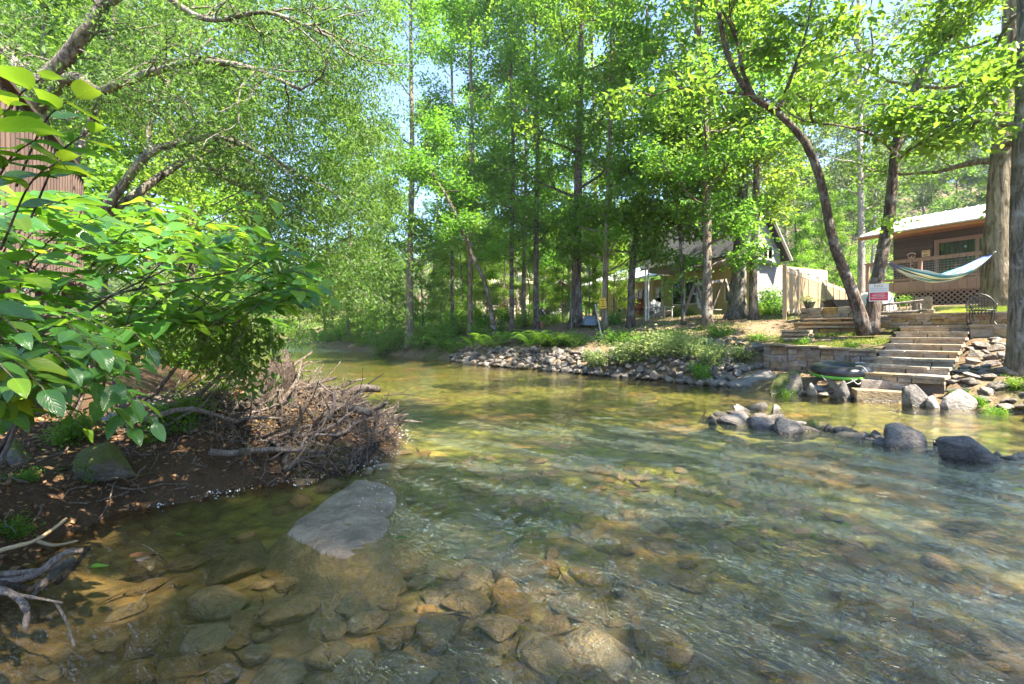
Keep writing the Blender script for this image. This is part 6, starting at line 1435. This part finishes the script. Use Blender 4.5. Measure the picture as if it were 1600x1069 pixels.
# main stems
for k in range(5):
    tip = at(g.uniform(60, 420), g.uniform(400, 520), g.uniform(2.6, 3.8)); base = Vector((-4.3 + g.normal() * .3, 3.4 + g.normal() * .4, .5)); tw.tube(smooth_path([base, (base + tip) / 2 + Vector((0, 0, .35)), tip], 12), list(np.linspace(.016, .005, 13)), 6, cap=False)
tw.build('stems', M_bark_dark, shrub, smooth=True)
LE.sort(key=lambda e: -e[2]); Vs = []; Fs = []; Us = []; b = 0; mids = {0: ([], [], []), 1: ([], [], [])}
for i, (M, yg, s) in enumerate(LE):
    k = int(g.integers(6))
    if i < 300:
        o = bpy.data.objects.new('leaf', LM[2 * k + (1 if yg else 0)]); COL.objects.link(o); o.parent = shrub; o.matrix_parent_inverse = shrub.matrix_basis.inverted(); o.matrix_basis = M
    else:
        V_, F_, U_ = LV[k]; A, B, C_ = mids[1 if yg else 0]; off = sum(len(q) for q in A); Mn = np.array(M); A.append(V_ @ Mn[:3, :3].T + Mn[:3, 3]); B.append(F_ + off); C_.append(U_)
for yg in (0, 1):
    A, B, C_ = mids[yg]
    if A: F_ = np.vstack(B); gg = np.random.default_rng(5); tag(obj(('foliage', 'young_foliage')[yg], mesh_np('foliage', np.vstack(A), F_, np.repeat(gg.random(len(A)), 32), np.vstack(C_), True), (M_bleaf, M_bleaf_young)[yg], shrub), kind='stuff')
print('shrub leaves', len(LE))
# finer hanging shrub behind it
root = empty('hanging_shrub', (-4.6, 5.6, .6)); tag(root, 'dark finer leaved shrub drooping over the gap behind the big shrub', 'shrub'); C = []; m = MB()
for k in range(90):
    x = g.uniform(190, 375); y = g.uniform(430, 540) if x < 330 else g.uniform(470, 560); Y_ = g.uniform(4.6, 6.0); q = limb_path(g, at(x, y, Y_), (.5, -.2, .1), g.uniform(.3, .7), 6, -.22, .15); C += q; m.tube(q, list(np.linspace(.006, .002, 7)), 4, cap=False)
for k in range(7): m.tube(smooth_path([(-5.2 + g.normal() * .3, 5.6 + g.normal() * .3, .5), (-4.6, 5.6, 1.6), at(g.uniform(220, 380), g.uniform(440, 480), 5.3)], 10), list(np.linspace(.02, .006, 11)), 5, cap=False)
m.build('stems', M_bark_dark, root); obj('foliage', crown_mesh('foliage', C, g, 8, .09, .8, .085, ratio=.42, droop=.9, up=.8), M_leaf_fine, root)
# small plants on the heap
for k, (x, y, Y_, sc) in enumerate(((345, 640, 6.0, .3), (300, 690, 5.2, .28), (372, 610, 6.6, .3), (435, 590, 7.2, .2), (465, 592, 7.3, .18), (265, 700, 5.0, .25), (325, 600, 6.6, .4))):
    p = at(x, y, Y_); p.z = max(land(p.x, p.y), .05); BU['deep' if k % 2 else 'low'].put(p, k * 1.3, sc, 'small leafy seedling on the driftwood heap, ' + ['fourth', 'second', 'fifth', 'sixth', 'seventh', 'first', 'third'][k] + ' from the left', 'seedlings on the driftwood heap', 'plant')
for k, (x, y, w_, mat, lab) in enumerate(((628, 848, 20, M_bleaf, 'pale green leaf floating right of the flat rock'), (150, 895, 26, M_bleaf, 'blue green leaf caught beside the bleached branch'), (215, 878, 30, M_litter, 'long dry leaf on the water near the pale stone'), (285, 845, 12, M_bleaf, 'small green leaf floating near a yellow leaf'), (280, 843, 9, M_bleaf_young, 'tiny yellow leaf floating beside a green leaf'), (97, 800, 18, M_bleaf, 'round green leaf lying on the mud bank'), (250, 790, 20, M_bleaf, 'grey green leaf drifting below the mud bank'), (600, 800, 10, M_bleaf_young, 'yellow leaf at the edge of the flat rock'), (518, 838, 12, M_litter, 'brown leaf lying on the flat rock'), (555, 842, 20, M_litter, 'tan leaf on the wet end of the flat rock'))):
    Y_ = EYE * FPX / (y - HOR); p = at(x, y, Y_); zz = max(hz(p.x, p.y), 0) + .035; me = mesh_np('leaf', LV[k % 6][0], LV[k % 6][1], np.full(32, .3 + .04 * k), LV[k % 6][2], True); s = w_ / FPX * Y_
    o = obj('fallen_leaf', me, mat, None, True, (p.x - s / 2, p.y, zz + (.06 if 'rock' in lab and 'flat rock' in lab and k > 6 else 0)), (0, 0, -1.3 + .2 * k), (s, s, s * .5)); tag(o, lab, 'leaf')
# pale petals and foam flecks caught along the heap
pts = []
for _ in range(420):
    t = g.random(); i = int(t * 4); A, B_ = LB[5 + i], LB[6 + i]; u = g.random(); p = A + (B_ - A) * u; n = np.array((B_[1] - A[1], -(B_[0] - A[0]))); n = n / np.linalg.norm(n); cl = fbm(np.array([p[0]]), np.array([p[1]]), 3, 2, 1.5)[0]
    if cl < -.1 and g.random() < .85: continue
    q = p + n * (g.normal() * .09 + .05 + .3 * max(0, cl) * g.random()); pts.append((q[0], q[1], .03))
for _ in range(60): pts.append((g.normal() * .12 - 1.22, 4.55 + g.normal() * .25, .035))
litter('floating_petals', 'white petals and foam flecks floating along the driftwood heap', pts, .022, simple('white_petal', (.75, .75, .72), None, 9, .7, 0), 8, None, 3)
for k, (x, y, Y_, sc) in enumerate(((40, 720, 3.9, .22), (150, 750, 4.2, .18), (235, 735, 4.8, .2), (20, 800, 3.3, .15), (205, 660, 5.6, .35), (110, 650, 4.6, .3))):
    p = at(x, y, Y_); p.z = max(land(p.x, p.y), .05); BU['green' if k % 2 else 'low'].put(p, k * 2.1, sc, 'small green sprig on the near mud bank, ' + ['second', 'fourth', 'sixth', 'first', 'fifth', 'third'][k] + ' from the left', 'sprigs on the near bank', 'plant')
# ------------------------------------------------------------------ thin smoky summer air
mb = MB(); mb.box((0, 85, 49), (484, 294, 102)); hz_o = mb.build('haze', None)
m = bpy.data.materials.new('thin_blue_haze'); m.use_nodes = True; nt = m.node_tree; nt.nodes.clear()
out = nt.nodes.new('ShaderNodeOutputMaterial'); pv = nt.nodes.new('ShaderNodeVolumePrincipled'); pv.inputs['Color'].default_value = (.80, .90, 1.0, 1); pv.inputs['Density'].default_value = .0005; pv.inputs['Anisotropy'].default_value = .2
nt.links.new(pv.outputs[0], out.inputs['Volume']); hz_o.data.materials.append(m); tag(hz_o, kind='stuff')
cy.volume_bounces = 0
